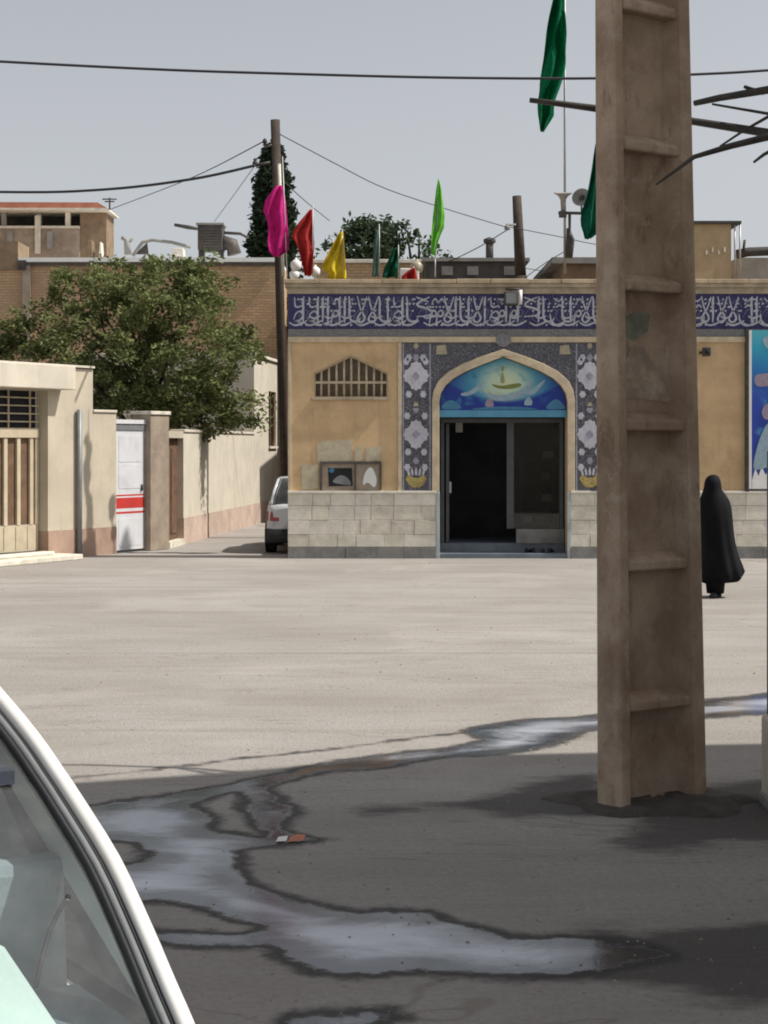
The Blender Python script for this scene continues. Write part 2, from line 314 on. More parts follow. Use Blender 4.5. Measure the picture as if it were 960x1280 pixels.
def ground():
    g=NG('dusty_ground'); a=g.n('ShaderNodeAttribute'); a.attribute_name='wet'; wet=a.outputs['Fac']; a2=g.n('ShaderNodeAttribute'); a2.attribute_name='damp'; dmp=a2.outputs['Fac']
    big=g.noise(.16,6,.6); mid=g.noise(.9,7,.65,vec=g.scalev(g.pos,(.5,1.3,1))); fine=g.noise(26,6,.7); grit=g.voro(55)
    col=g.mix(g.smooth(big,.35,.65),(.32,.295,.27),(.39,.365,.34)); col=g.mix(g.smooth(mid,.38,.7,0,.55),col,(.25,.225,.20))
    col=g.mix(g.smooth(fine,.35,.7,0,.45),col,(.215,.195,.175)); col=g.mix(g.smooth(g.noise(60,3,.6),.62,.72,0,.5),col,(.42,.39,.34))
    crk=g.noise(.5,4,.6,dist=1.2,vec=g.scalev(g.pos,(.35,1.5,1))); col=g.mix(g.smooth(g.math('ABSOLUTE',g.math('SUBTRACT',crk,.5)),.0,.006,.35,0),col,(.14,.12,.10))
    pt=g.noise(.45,5,.6,dist=.8); col=g.mix(g.smooth(pt,.54,.64,0,.30),col,(.43,.40,.36)); trk=g.noise(.8,4,.6,vec=g.scalev(g.pos,(.12,2.6,1)),dist=.3); col=g.mix(g.smooth(trk,.55,.68,0,.35),col,(.235,.21,.185)); ol=g.noise(.9,3,.5); col=g.mix(g.smooth(ol,.70,.76,0,.45),col,(.13,.115,.10))
    wn=g.math('ADD',wet,g.math('MULTIPLY',g.math('SUBTRACT',g.noise(4,8,.7),.5),.30))
    rim=g.smooth(wn,-.13,.0); water=g.smooth(wn,-.015,.035)
    dn=g.math('ADD',dmp,g.math('MULTIPLY',g.math('SUBTRACT',g.noise(3,7,.68,vec=g.scalev(g.pos,(.6,1.3,1))),.5),.85))
    col=g.mix(g.smooth(dn,.34,.66,0,.72),col,(.035,.032,.03)); col=g.mix(g.smooth(rim,0,1,0,.9),col,(.03,.028,.028))
    silt_sheen=g.math('ADD',g.noise(1.7,8,.66,vec=g.scalev(g.pos,(.7,1.3,1)),dist=.7),g.smooth(wet,.0,.30,-.16,.16)); col=g.mix(water,col,g.mix(g.smooth(silt_sheen,.34,.80),(.045,.047,.055),(.50,.52,.58)))  # silt streaks; sky reflection painted into the colour, brighter and bluer towards mid-stream
    g.l(col,g.b.inputs['Base Color'])
    r=g.mix(g.smooth(rim,0,1,0,1),(.95,.95,.95),(.6,.6,.6)); r=g.mix(water,r,g.mix(g.smooth(g.noise(2.2,4,.6),.4,.6),(.03,.03,.03),(.18,.18,.18))); g.l(r,g.b.inputs['Roughness'])
    g.b.inputs['Specular IOR Level'].default_value=.25; g.l(g.math('MULTIPLY_ADD',water,.6,.2),g.b.inputs['Specular IOR Level'])
    h=g.math('ADD',g.math('MULTIPLY',grit,.35),fine); bd=g.n('ShaderNodeBump'); bd.inputs['Distance'].default_value=.010; g.l(h,bd.inputs['Height']); g.l(g.smooth(water,0,1,1,.06),bd.inputs['Strength'])
    g.l(bd.outputs[0],g.b.inputs['Normal']); return g.m
M['ground']=ground()

# ------------------------------------------------------------------ ground with the spilled water
WATER=[(0,1012),(100,1010),(165,1000),(240,990),(310,975),(360,965),(430,952),(480,945),(540,938),(588,931),(603,923),(588,913),(620,906),(670,899),(745,895),(885,876),(960,868),(1010,865),(1010,888),(960,892),(885,897),(745,912),(705,925),(645,940),(585,944),(520,950),(480,958),(430,962),(370,972),(331,985),(350,1000),(367,1015),(350,1026),(357,1040),(398,1050),(350,1056),(302,1062),(297,1077),(305,1100),(325,1112),(375,1127),(440,1142),(480,1139),(530,1142),(570,1155),(610,1167),(650,1171),(720,1174),(775,1180),(810,1186),(828,1192),(805,1199),(770,1206),(735,1214),(700,1219),(630,1220),(570,1216),(530,1213),(480,1217),(415,1217),(370,1200),(340,1182),(280,1182),(200,1178),(120,1180),(0,1185),(-60,1100)]
ISL=[[(240,1007),(265,996),(300,991),(315,1020),(336,1046),(300,1044),(260,1036),(272,1026),(255,1015)],
     [(60,1043),(135,1049),(170,1054),(190,1066),(175,1078),(145,1081),(60,1084)],
     [(100,1125),(172,1126),(220,1127),(270,1140),(330,1157),(300,1167),(210,1166),(100,1164)]]
EXTRA=[[(360,1278),(400,1268),(470,1266),(485,1276),(450,1290),(380,1295)]]
DAMP=[[(735,1166),(800,1164),(860,1158),(960,1154),(1020,1153),(1020,1258),(960,1257),(900,1254),(840,1240),(750,1230),(690,1221)],
      [(775,1062),(800,1030),(790,1005),(880,996),(960,1002),(1020,1010),(1020,1060),(930,1052),(850,1066)],
      [(640,985),(680,975),(745,970),(760,1015),(690,1020),(620,1018),(560,1012),(470,1019),(440,1016),(470,1008),(540,1004),(600,998)],
      [(885,985),(960,975),(1020,972),(1020,1012),(885,1004)]]
def gp(poly): return np.array([(p.x,p.y) for p in smooth_poly([G(*q) for q in poly],5)])
def sdf(poly, X, Y):
    d=np.full(X.shape,1e9); ins=np.zeros(X.shape,bool); n=len(poly)
    for i in range(n):
        ax,ay=poly[i]; bx,by=poly[(i+1)%n]; ex,ey=bx-ax,by-ay; L=ex*ex+ey*ey+1e-12
        t=np.clip(((X-ax)*ex+(Y-ay)*ey)/L,0,1); d=np.minimum(d,np.hypot(X-ax-t*ex,Y-ay-t*ey))
        c=((ay>Y)!=(by>Y))&(X<(bx-ax)*(Y-ay)/(by-ay+1e-12)+ax); ins^=c
    return np.where(ins,d,-d)     # positive inside
gx0,gx1,gy0,gy1=-3.2,3.8,4.6,14.2; nx,ny=234,321
xs=np.linspace(gx0,gx1,nx); ys=np.linspace(gy0,gy1,ny); XX,YY=np.meshgrid(xs,ys)
wet=sdf(gp(WATER),XX,YY)
for q in ISL: wet=np.minimum(wet,-sdf(gp(q),XX,YY))
for q in EXTRA: wet=np.maximum(wet,sdf(gp(q),XX,YY))
line=[G(*q) for q in [(60,975),(180,964),(300,948),(420,936),(520,922),(600,914)]]
for i in range(len(line)-1):     # the thin wet trickle along the top of the spill
    a,b=line[i],line[i+1]; ex,ey=b.x-a.x,b.y-a.y; t=np.clip(((XX-a.x)*ex+(YY-a.y)*ey)/(ex*ex+ey*ey),0,1)
    wet=np.maximum(wet,-.045-np.hypot(XX-a.x-t*ex,YY-a.y-t*ey)*.9)
dmp=np.zeros_like(XX)
for q in DAMP: dmp=np.maximum(dmp,np.clip(.5+sdf(gp(q),XX,YY)/.75,0,1))
wet=np.clip(wet,-.6,.6)
edge=np.minimum(np.minimum(XX-gx0,gx1-XX),np.minimum(YY-gy0,gy1-YY)); wet=np.where(edge<.05,-.6,wet); dmp*=np.clip(edge/.3,0,1)
verts=[(x,y,0) for y in ys for x in xs]; faces=[(j*nx+i,j*nx+i+1,(j+1)*nx+i+1,(j+1)*nx+i) for j in range(ny-1) for i in range(nx-1)]
n0=len(verts); B=1500.
verts+=[(-B,-300,0),(gx0,-300,0),(gx1,-300,0),(B,-300,0),(-B,gy0,0),(B,gy0,0),(-B,gy1,0),(B,gy1,0),(-B,B,0),(gx0,B,0),(gx1,B,0),(B,B,0)]
c00,c10,c01,c11=0,nx-1,(ny-1)*nx,ny*nx-1
faces+=[(n0,n0+1,c00,n0+4),tuple([n0+1,n0+2]+list(range(nx-1,-1,-1))),(n0+2,n0+3,n0+5,c10),
        tuple([n0+4]+[j*nx for j in range(ny)]+[n0+6]),tuple([n0+5,n0+7]+[j*nx+nx-1 for j in range(ny-1,-1,-1)]),
        (n0+6,c01,n0+9,n0+8),tuple([(ny-1)*nx+i for i in range(nx)]+[n0+10,n0+9]),(c11,n0+7,n0+11,n0+10)]
me=bpy.data.meshes.new('ground'); me.from_pydata(verts,[],faces)
for nm,arr in (('wet',wet),('damp',dmp)):
    at_=me.attributes.new(nm,'FLOAT','POINT'); full=np.full(len(verts),-.6 if nm=='wet' else 0.,dtype=np.float32); full[:n0]=arr.ravel(); at_.data.foreach_set('value',full)
me.materials.append(M['ground']); go=bpy.data.objects.new('ground',me); COL.objects.link(go)
tag(go,'dusty pale square with a shaded foreground and spilled water','ground',kind='structure')

# ------------------------------------------------------------------ mosque / shrine front
YF=30.0
mosque=thing('mosque',(2,YF,0),'low ochre mosque front with blue inscription frieze, tiled arch and dark doorway','mosque')
ARCH_IN=[(549,700),(549,560),(549,503),(551,492),(557,482),(567,473),(583,464),(605,455),(629,446)]
def mir(pts,c=629): return pts+[(2*c-u,v) for u,v in pts[::-1] if u!=c]
def px(pts): return [(fx(u),fz(v)) for u,v in pts]
arch_in=px(mir(ARCH_IN))
WIN=[(392,497),(392,466),(438,443),(485,466),(485,497)]
X0,X1=fx(360),11.5
mb=MB(); mb.plate([(X0,-.1),(X1,-.1),(X1,4.90),(X0,4.90)],[arch_in,px(WIN)],YF,YF+.35); mb.build('front_wall',M['stucco'],mosque)
mb=MB(); mb.box((fx(546)-.2,YF+.36,0),(fx(546)-.01,44,3.85)); mb.box((fx(712)+.01,YF+.36,0),(X1,44,3.85)); mb.box((fx(546),YF+2.6,0),(fx(712),44,3.85)); mb.box((fx(546),YF+.36,3.72),(fx(712),YF+2.59,3.85)); mb.build('prayer_hall',M['brownwall'],mosque)
mb=MB(); mb.box((X0-.05,YF-.10,4.83),(X1,YF+.42,4.90)); mb.box((X0-.02,YF-.05,4.72),(X1,YF-.002,4.83)); mb.build('cornice',M['cornice'],mosque,bevel=.008)
# coping stones one by one
x=X0-.07
while x<X1-.1:
    L=rnd.uniform(.55,.8); e=min(x+L,X1); mb=MB(); mb.box((x,YF-.13+rnd.uniform(0,.012),4.902),(e-.008,YF+.45,4.975+rnd.uniform(-.006,.006))); mb.build('coping_stone',M['coping'],mosque,bevel=.008); x=e
# frieze: borders, tiles, lettering
mb=MB(); mb.box((X0,YF-.03,fz(367.5)),(X1,YF-.002,fz(361))); mb.box((X0,YF-.03,fz(420.5)),(X1,YF-.002,fz(411.5))); mb.build('frieze_border',M['fborder'],mosque)
x=X0
while x<X1-.05:
    e=min(x+.43,X1); mb=MB(); mb.box((x+.004,YF-.02+rnd.uniform(-.002,.002),fz(411.2)),(e-.004,YF-.002,fz(367.8))); mb.build('frieze_tile',M['navy'],mosque); x=e
def stroke(mb,pts,wd,y,n=4):
    q=smooth_poly([(a,0,b) for a,b in pts],n,False); m=len(q); mb.ribbon([(p.x,p.z) for p in q],[wd*(.45+.75*math.sin(math.pi*(i+.8)/(m+.6))) for i in range(m)],y)
z0,hh=fz(409.5),fz(369.5)-fz(409.5)
let=MB(); back=MB(); k=0
def T(x,pts): return [(x+a,z0+b*hh) for a,b in pts]
x=X0+.1; r2=random.Random(11)
while x<X1-.3:
    k+=1; yy=YF-.0235-(k%9)*.0006; wd=.034
    kind=r2.choice(['alif','alif','lam','kaf','lamalif','bowl','mim','ha','alif','lam'])
    if kind=='alif': stroke(let,T(x,[(.015,.97),(0,.8),(.004,.5),(0,.16)]),wd,yy); x+=.09
    elif kind=='lam': stroke(let,T(x,[(-.015,.98),(0,.8),(0,.35),(.05,.2),(.15,.2),(.19,.3)]),wd,yy); x+=.14
    elif kind=='kaf': stroke(let,T(x,[(.26,.95),(.08,.80),(.05,.68),(.2,.6),(.3,.5),(.24,.38),(.02,.34)]),wd,yy); stroke(let,T(x,[(.02,.95),(.24,.80)]),wd*.7,yy-.0003); x+=.28
    elif kind=='lamalif': stroke(let,T(x,[(.0,.98),(.05,.6),(.13,.3),(.06,.16),(.0,.28),(.1,.6),(.17,.96)]),wd*.9,yy); x+=.2
    elif kind=='bowl': stroke(let,T(x,[(-.02,.42),(.0,.2),(.09,.07),(.2,.1),(.25,.33)]),wd,yy); stroke(let,T(x,[(.08,.62),(.15,.7),(.2,.62)]),wd*.8,yy-.0003); stroke(let,T(x,[(.04,.92),(.12,.82),(.2,.93)]),wd*.6,yy-.0003); x+=.2
    elif kind=='mim': stroke(let,T(x,[(.0,.44),(.06,.54),(.1,.42),(.04,.34),(.0,.42),(-.02,.2),(-.03,.05)]),wd*.85,yy); stroke(let,T(x,[(.02,.78),(.08,.9),(.13,.76)]),wd*.6,yy-.0003); x+=.12
    else: stroke(let,T(x,[(.0,.25),(.05,.45),(.13,.5),(.17,.36),(.1,.22),(.02,.2),(.2,.14)]),wd*.85,yy); stroke(let,T(x,[(.02,.95),(.03,.68),(.09,.64),(.17,.7)]),wd*.75,yy-.0003); x+=.17
    # joining strokes, dots and vowel marks between the stems
    if k%2: stroke(let,T(x-.25,[(0,.16),(.1,.07),(.22,.12),(.32,.22)]),wd*.85,yy-.0055)
    if k%3==0: stroke(let,T(x-.15,[(0,.36),(.08,.29),(.2,.36)]),wd*.8,yy-.0062)
    for j in range(6):
        dx,dz=r2.uniform(-.15,.1),r2.choice([.06,.5,.62,.72,.86]); stroke(let,T(x,[(dx,dz),(dx+.03,dz+.04)]),wd*.75,yy-.0068-j*.0002,2)
    a=r2.uniform(-.1,.1); stroke(back,T(x,[(a,.3),(a+.08,.55),(a+.17,.5),(a+.14,.3),(a+.25,.15)]),.012,YF-.0226)
    stroke(back,T(x,[(a,.95),(a+.06,.75),(a+.16,.85),(a+.24,.62)]),.012,YF-.0228)
let.build('inscription',M['script'],mosque,fixn=False); back.build('scrollwork',M['script2'],mosque,fixn=False)
# lighter plaster bands
mb=MB(); mb.box((X0,YF-.045,fz(428)),(X1,YF-.002,fz(421))); mb.build('string_course',M['trim'],mosque,bevel=.006)
for a,b in ((497.5,502),(756,760.5),(360.2,364)):
    mb=MB(); mb.box((fx(a),YF-.03,fz(614.5)),(fx(b),YF-.002,fz(428.3))); mb.build('panel_trim',M['trim'],mosque,bevel=.004)
# mosaic columns + spandrel in one tiled surround with the arch cut out
OUT=[(540,614),(540,560),(540,500),(542,488),(548,476),(560,465),(578,455),(602,445.5),(629,436.5)]
mb=MB(); mb.plate(px([(502.3,614),(502.3,428.5),(755.7,428.5),(755.7,614)][:4]+mir(OUT)[::-1]),[],YF-.02,YF-.002); mb.build('mosaic_surround',M['mosaic'],mosque)
tr=mir(OUT); ti=mir([(549,614)]+ARCH_IN[1:]); 
mb=MB(); mb.plate(px(tr+ti[::-1]),[],YF-.06,YF+.02); mb.build('arch_moulding',M['trim'],mosque,bevel=.008)
# thin raised frames of the mosaic columns
for a,b in ((503,505),(536.5,538.5),(719.5,721.5),(753.5,755.5)):
    mb=MB(); mb.box((fx(a),YF-.026,fz(613)),(fx(b),YF-.0205,fz(430))); mb.build('mosaic_edging',M['lilac2'],mosque)
def rosette(u,v,r,mat,petals=4,name='rosette',y=YF-.032,sq=1.15):
    pts=[]
    for i in range(48):
        t=2*math.pi*i/48; rr=r*(.70+.24*abs(math.cos(petals/2*t))**.8+.06*math.cos(petals*4*t)); pts.append((fx(u)+rr*math.cos(t), fz(v)+rr*sq*math.sin(t)))
    m=MB(); m.plate(pts,[],y,YF-.021); m.build(name,mat,mosque,bevel=.004)
for c in (520,737):
    for v in (470,543): rosette(c,v,.235,M['lilac']); rosette(c,v,.07,M['lilac2'],4,'rosette_centre',YF-.037)
    for v,du in ((447,-9),(447,9),(447,0),(452,-12),(452,12),(493,-9),(493,9),(512,0),(520,-11),(520,11),(565,-10),(565,10),(576,0),(584,-11),(584,11)):
        rosette(c+du,v,.062,M['lilac2'] if du==0 else M['lilac'],6,'tile_flower',YF-.028)
    for v in (432.5,506.5): rosette(c,v,.05,M['beigetile'],6,'tile_flower',YF-.028)
    # ochre vase at the foot
    m=MB(); m.plate([(fx(c)+a,fz(600)+b) for a,b in ((-.14,.10),(-.19,.02),(-.12,-.09),(-.06,-.13),(.06,-.13),(.12,-.09),(.19,.02),(.14,.10),(.05,.04),(-.05,.04))],[],YF-.03,YF-.021); m.build('tile_vase',M['ytile'],mosque,bevel=.004)
    m=MB()
    for a in (-.12,-.06,0,.06,.12): m.plate([(fx(c)+a-.018,fz(594)),(fx(c)+a*1.2-.022,fz(588)),(fx(c)+a*1.3,fz(583-abs(a)*-20)),(fx(c)+a*1.2+.022,fz(588)),(fx(c)+a+.018,fz(594))],[],YF-.029,YF-.021)
    m.build('tile_flower_spray',M['lilac'],mosque)
for c in (552,706):
    m=MB(); m.plate(px([(c-7,443),(c-6,432),(c+5,431),(c+7,443)]),[],YF-.03,YF-.021); m.build('corner_tile',M['beigetile'],mosque,bevel=.004)
m=MB(); m.plate([(fx(629)+.14*math.cos(t),fz(425)+.13*math.sin(t)) for t in [i*math.pi/6 for i in range(12)]],[],YF-.055,YF-.046); m.build('apex_medallion',M['fborder'],mosque)
# dado: stone slabs, one by one
def slabs(xa,xb,rows,mats,y=YF-.06,name='stone_slab'):
    for i in range(len(rows)-1):
        x=xa
        while x<xb-.02:
            L=rnd.uniform(.28,.62); e=xb if xb-(x+L)<.25 else x+L
            m=MB(); m.box((x+.003,y+rnd.uniform(-.006,.006),rows[i]+.003),(e-.003,YF-.025,rows[i+1]-.003)); m.build(name,rnd.choice(mats),mosque,bevel=.004); x=e
rows=[fz(683.5),fz(668),fz(650),fz(632),fz(617)]
for xa,xb in ((X0+.0,fx(545)),(fx(713),X1)):
    m=MB(); m.box((xa,YF-.03,fz(683.5)),(xb,YF-.002,fz(617))); m.build('dado_backing',M['mortar'],mosque)
    slabs(xa,xb,rows,[M['stone'],M['stone2'],M['stone3']])
    m=MB(); m.box((xa,YF-.085,fz(617)+.002),(xb,YF-.002,fz(613.5))); m.build('dado_cap',M['stone3'],mosque,bevel=.006)
    slabs(xa,xb,[-.02,fz(684)],[M['plinth']],YF-.09,'plinth_stone')
# jambs and door
for a,b in ((545,549.5),(708.5,713)):
    m=MB(); m.box((fx(a),YF-.075,0),(fx(b),YF-.003,fz(614.5))); m.build('door_jamb',M['jamb'],mosque,bevel=.006)
xa,xb=fx(549),fx(709); zt=fz(521)
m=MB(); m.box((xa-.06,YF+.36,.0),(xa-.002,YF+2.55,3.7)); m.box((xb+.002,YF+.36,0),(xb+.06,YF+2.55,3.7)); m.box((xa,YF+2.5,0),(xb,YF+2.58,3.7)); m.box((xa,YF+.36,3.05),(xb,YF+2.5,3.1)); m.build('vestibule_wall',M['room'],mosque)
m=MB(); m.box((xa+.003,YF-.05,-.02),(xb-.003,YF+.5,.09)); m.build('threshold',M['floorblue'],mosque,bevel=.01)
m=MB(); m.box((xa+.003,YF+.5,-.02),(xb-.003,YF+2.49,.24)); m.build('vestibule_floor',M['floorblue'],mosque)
m=MB(); m.box((fx(648),YF+.46,.241),(xb-.004,YF+.56,.50)); m.build('low_partition',M['plinth'],mosque)
door=MB(); yd=YF+.5
for a,b in ((552,556.5),(636,645),(703,708)): door.box((fx(a),yd,.245 if a!=703 and a!=636 else .505),(fx(b),yd+.07,zt-.02))
door.box((fx(556.6),yd+.005,zt-.10),(fx(635.9),yd+.065,zt-.02)); door.box((fx(645.1),yd+.005,zt-.10),(fx(702.9),yd+.065,zt-.02))
fr=door.build('door_frame',M['doorframe'],mosque)
m=MB(); m.box((fx(559),yd+.08,.25),(fx(563),yd+.9,zt-.12)); m.box((fx(559),yd+.9,.25),(fx(563),yd+.94,zt-.12)); m.build('door_leaf',M['doorframe'],mosque)
m=MB(); m.box((fx(563.2),yd+.1,1.15),(fx(566),yd+.16,1.35)); m.build('door_handle',M['steel'],fr)
m=MB(); m.box((fx(645.2),yd+.03,.51),(fx(702.8),yd+.036,zt-.105)); m.build('door_glass',M['doorglass'],mosque)
m=MB(); m.box((fx(572),yd+.3,zt-.27),(fx(581),yd+.35,zt-.08)); m.build('door_notice',M['grey'],mosque)
# grilled window
wf=MB(); wf.plate(px(WIN),[px([(394,495.5),(394,467.3),(438,445.3),(483,467.3),(483,495.5)])],YF+.03,YF+.09); wnd=wf.build('window',M['grill'],mosque)
wf=MB(); wf.plate([(fx(u),fz(v)) for u,v in [(394,495),(394,467.5),(438,446),(483,467.5),(483,495)]],[],YF+.2,YF+.21); wf.build('pane',M['panebrown'],wnd)
for i,u in enumerate((401.5,411,420.5,430,439,448.5,458,467.5,477)):
    top=467.3-(22*(1-abs(u-438)/44)); b=MB(); b.tube([(fx(u),YF+.06,fz(495.5)),(fx(u),YF+.06,fz(top))],.022,6); b.build('bar',M['grill'],wnd)
b=MB(); b.box((fx(394),YF+.02,fz(479.5)),(fx(483),YF+.05,fz(476.5))); b.build('crossbar',M['grill'],wnd)
b=MB(); b.box((fx(390),YF-.05,fz(500)),(fx(487),YF+.029,fz(497))); b.build('sill',M['cornice'],wnd,bevel=.005)
b=MB(); o1=[(389.5,497),(389.5,464.6),(438,440.2),(487.5,464.6),(487.5,497)]; b.plate(px(o1),[px([(392,497.01)]+WIN[1:4]+[(485,497.01)])] if False else [],YF-.012,YF-.001) if False else None
# hanging print in the arch
def lunette():
    g=NG('arch_print'); se=g.sep(); X=se[0]; Z=se[2]
    dx=g.math('MULTIPLY',g.math('SUBTRACT',X,fx(632)),.75); dz=g.math('SUBTRACT',Z,fz(478)); d=g.math('SQRT',g.math('ADD',g.math('MULTIPLY',dx,dx),g.math('MULTIPLY',dz,dz)))
    d=g.math('ADD',d,g.math('MULTIPLY',g.math('SUBTRACT',g.noise(4,3),.5),.16))
    c=g.ramp(d,[(0,(.62,.66,.42)),(.22,(.42,.58,.46)),(.40,(.08,.30,.42)),(.62,(.02,.12,.34)),(.95,(.01,.06,.24))])
    low=g.math('ADD',g.math('SUBTRACT',Z,fz(499)),g.math('MULTIPLY',dx,dx) ); low2=g.math('SUBTRACT',g.math('SUBTRACT',Z,fz(501)),g.math('MULTIPLY',g.math('MULTIPLY',dx,dx),.55))
    c=g.mix(g.smooth(low2,-.05,.05,1,0),c,(.006,.03,.26)); tq=g.noise(3.5,3,.5,dist=1.5); c=g.mix(g.smooth(tq,.55,.7,0,.5),c,(.03,.25,.36)); 
    g.l(c,g.b.inputs['Base Color']); g.b.inputs['Roughness'].default_value=.45; return g.m
M['lunette']=lunette()
yb=YF+.06
bn=thing('arch_banner',(fx(629),yb,fz(521)),'blue printed banner with a pale green glow filling the top of the pointed arch','banner')
lp=[(549.2,521),(549.2,503)]+ARCH_IN[3:]; lp=[(u+.5,v+.7) if u<629 else (u,v+1) for u,v in lp]
m=MB(); m.plate(px(mir([(549.5,512.5)]+lp[1:])),[],yb,yb+.02); sh=m.build('printed_sheet',M['lunette'],bn)
m=MB(); m.box((xa+.004,yb-.03,fz(521.5)),(xb-.004,yb+.03,fz(512.6))); m.build('blue_rail',M['pale_blue'],bn,bevel=.006)
def decal(pts,mat,nm,par,y,smooth=True,n=4):
    q=px(pts)
    if smooth: q=[(p.x,p.z) for p in smooth_poly([(a,0,b) for a,b in q],n)]
    m=MB(); m.plate(q,[],y,y+.0015); return m.build(nm,mat,par)
def flat(name,c,r=.5):
    g=NG(name); n=g.noise(12,4); g.l(g.mix(g.smooth(n,.3,.7),tuple(x*.8 for x in c),c),g.b.inputs['Base Color']); g.b.inputs['Roughness'].default_value=r; return g.m
M['p_white']=flat('p_white',(.30,.42,.50)); M['p_olive']=flat('p_olive',(.20,.24,.06)); M['p_gold']=flat('p_gold',(.30,.33,.16)); M['p_pale']=flat('p_pale',(.52,.60,.46)); M['p_pink']=flat('p_pink',(.32,.26,.34)); M['p_sky']=flat('p_sky',(.06,.22,.38)); M['p_navy']=flat('p_navy',(.01,.03,.24))
yy=yb-.0025
decal([(606,486),(618,490),(640,492),(655,489),(655,493),(640,498),(620,498),(608,492)],M['p_pale'],'printed_pages',bn,yy)
decal([(615,480),(627,482),(640,480),(650,479),(651,483),(638,486),(622,485)],M['p_olive'],'printed_book',bn,yy-.002)
decal([(626,478),(626.5,470),(628,465),(630,470),(631,478)],M['p_gold'],'printed_lamp',bn,yy-.004)
decal([(626,462),(628,457),(631,459),(629,464)],M['p_gold'],'printed_flame',bn,yy-.004)
decal([(576,492),(586,489),(597,482),(606,476),(600,487),(590,493),(580,495)],M['p_white'],'printed_wave',bn,yy)
decal([(610,490),(622,494),(640,492),(655,485),(668,474),(661,488),(646,498),(626,501),(612,498)],M['p_white'],'printed_wave',bn,yy-.0045)
decal([(655,491),(668,484),(682,474),(676,484),(666,493)],M['p_white'],'printed_wave',bn,yy)
decal([(589,472),(593,465),(597,472)],M['p_sky'],'printed_star',bn,yy,False)
decal([(607,508),(608,501),(612,497),(616,501),(617,508)],M['p_pink'],'printed_dome',bn,yy)
decal([(656,506),(657,500),(661,496),(665,500),(665,506)],M['p_white'],'printed_dome',bn,yy)
decal([(553,511),(556,503),(564,500),(572,504),(576,511)],M['p_sky'],'printed_foliage',bn,yy)
decal([(684,511),(688,503),(696,499),(703,504),(706,511)],M['p_sky'],'printed_foliage',bn,yy)
decal([(590,511.5),(612,508.5),(650,508.5),(672,511.5),(630,512)],M['p_sky'],'printed_shore',bn,yy-.001)
# big banner at the right
def sideprint():
    g=NG('side_print'); Z=g.sep()[2]; z=g.math('ADD',Z,g.math('MULTIPLY',g.math('SUBTRACT',g.noise(2.5,4),.5),.3)); t=g.n('ShaderNodeMapRange'); g.l(z,t.inputs[0]); t.inputs[1].default_value=fz(612); t.inputs[2].default_value=fz(412)
    c=g.ramp(t.outputs[0],[(0,(.02,.08,.30)),(.25,(.015,.04,.33)),(.6,(.02,.07,.40)),(.75,(.015,.17,.45)),(.9,(.03,.36,.52)),(1,(.08,.42,.50))]); n=g.noise(3.3,4); c=g.mix(g.smooth(n,.55,.75,0,.5),c,(.10,.42,.55))
    g.l(c,g.b.inputs['Base Color']); g.b.inputs['Roughness'].default_value=.4; return g.m
M['sideprint']=sideprint()
bx0,bx1=fx(935),fx(935)+2.2
sb=thing('wall_banner',((bx0+bx1)/2,YF-.1,fz(613)),'tall cyan to blue printed banner with white flowers on the wall right of the pillar','banner')
m=MB(); m.box((bx0,YF-.07,fz(611)),(bx1,YF-.05,fz(413))); m.build('printed_sheet',M['sideprint'],sb)
m=MB()
for a in ((bx0-.06,fz(613)-.02,bx0-.002,fz(411)),(bx1+.002,fz(613)-.02,bx1+.06,fz(411))): m.box((a[0],YF-.09,a[1]),(a[2],YF-.003,a[3]))
m.box((bx0-.002,YF-.085,fz(613.5)),(bx1+.002,YF-.004,fz(611.2))); m.build('frame',M['iron'],sb)
m=MB(); m.box((bx0+.001,YF-.074,fz(611)),(bx0+.05,YF-.0705,fz(413))); m.build('white_edge',M['white'],sb)
yy=YF-.0745
def ru(u): return u
decal([(939,600),(943,585),(947,595),(951,583),(956,594),(962,580),(970,592),(985,586),(985,611),(939,611)],M['white'],'printed_flowers',sb,yy,False)
decal([(941,585),(945,560),(952,540),(958,530),(968,528),(982,536),(986,560),(985,583),(970,580),(955,585)],M['p_white'],'printed_bouquet',sb,yy-.002)
decal([(943,470),(955,467),(975,468),(975,480),(958,483),(944,482)],M['p_pink'],'printed_script',sb,yy)
decal([(951,515),(957,505),(968,508),(965,522),(955,524)],M['p_pink'],'printed_tulip',sb,yy-.004)
decal([(952,425),(965,418),(985,420),(985,436),(962,438)],M['p_white'],'printed_cloud',sb,yy)
# notice board and papers
nb=thing('notice_board',(fx(438.5),YF-.1,fz(615)),'framed notice board with a dark picture and a white figure above the stone dado','notice board')
m=MB(); m.box((fx(401),YF-.035,fz(612.8)),(fx(476),YF-.003,fz(580))); m.build('backing',M['pillar'],nb)
for a in ((400,580,477,577),(400,612.8,402.6,580.1),(474.4,612.8,477,580.1),(443,612.8,445,580.1)): m=MB(); m.box((fx(a[0]),YF-.06,fz(a[1])),(fx(a[2]),YF-.036,fz(a[3]))); m.build('frame',M['darkmetal'],nb)
yy=YF-.038
decal([(410,585),(440,585),(441,607),(411,608)],M['p_navydark'] if 'p_navydark' in M else M['dark'],'dark_picture',nb,yy,False)
decal([(417,603),(420,597),(427,594),(435,598),(438,606)],M['greymetal'],'picture_figure',nb,yy-.003)
decal([(411,589),(414,585.5),(418,586),(416,591)],M['p_sky'],'picture_patch',nb,yy-.003)
decal([(454,606),(455,595),(459,587),(464,584),(468,590),(471,600),(468,609),(460,603)],M['white'],'white_figure',nb,yy)
def notice(pts,label,mat=M['paper']):
    q=px(pts); m=MB(); m.plate(q,[],YF-.012,YF-.001); tag(m.build('paper_notice',mat),label,'notice','weathered papers pasted around the notice board')
notice([(377,581),(398,580.5),(398.3,611),(377.5,612)],'tall narrow pale paper on the wall left of the notice board')
notice([(396,556),(404,551),(440,550),(441,576),(397,577)],'widest pale paper patch above the left half of the notice board')
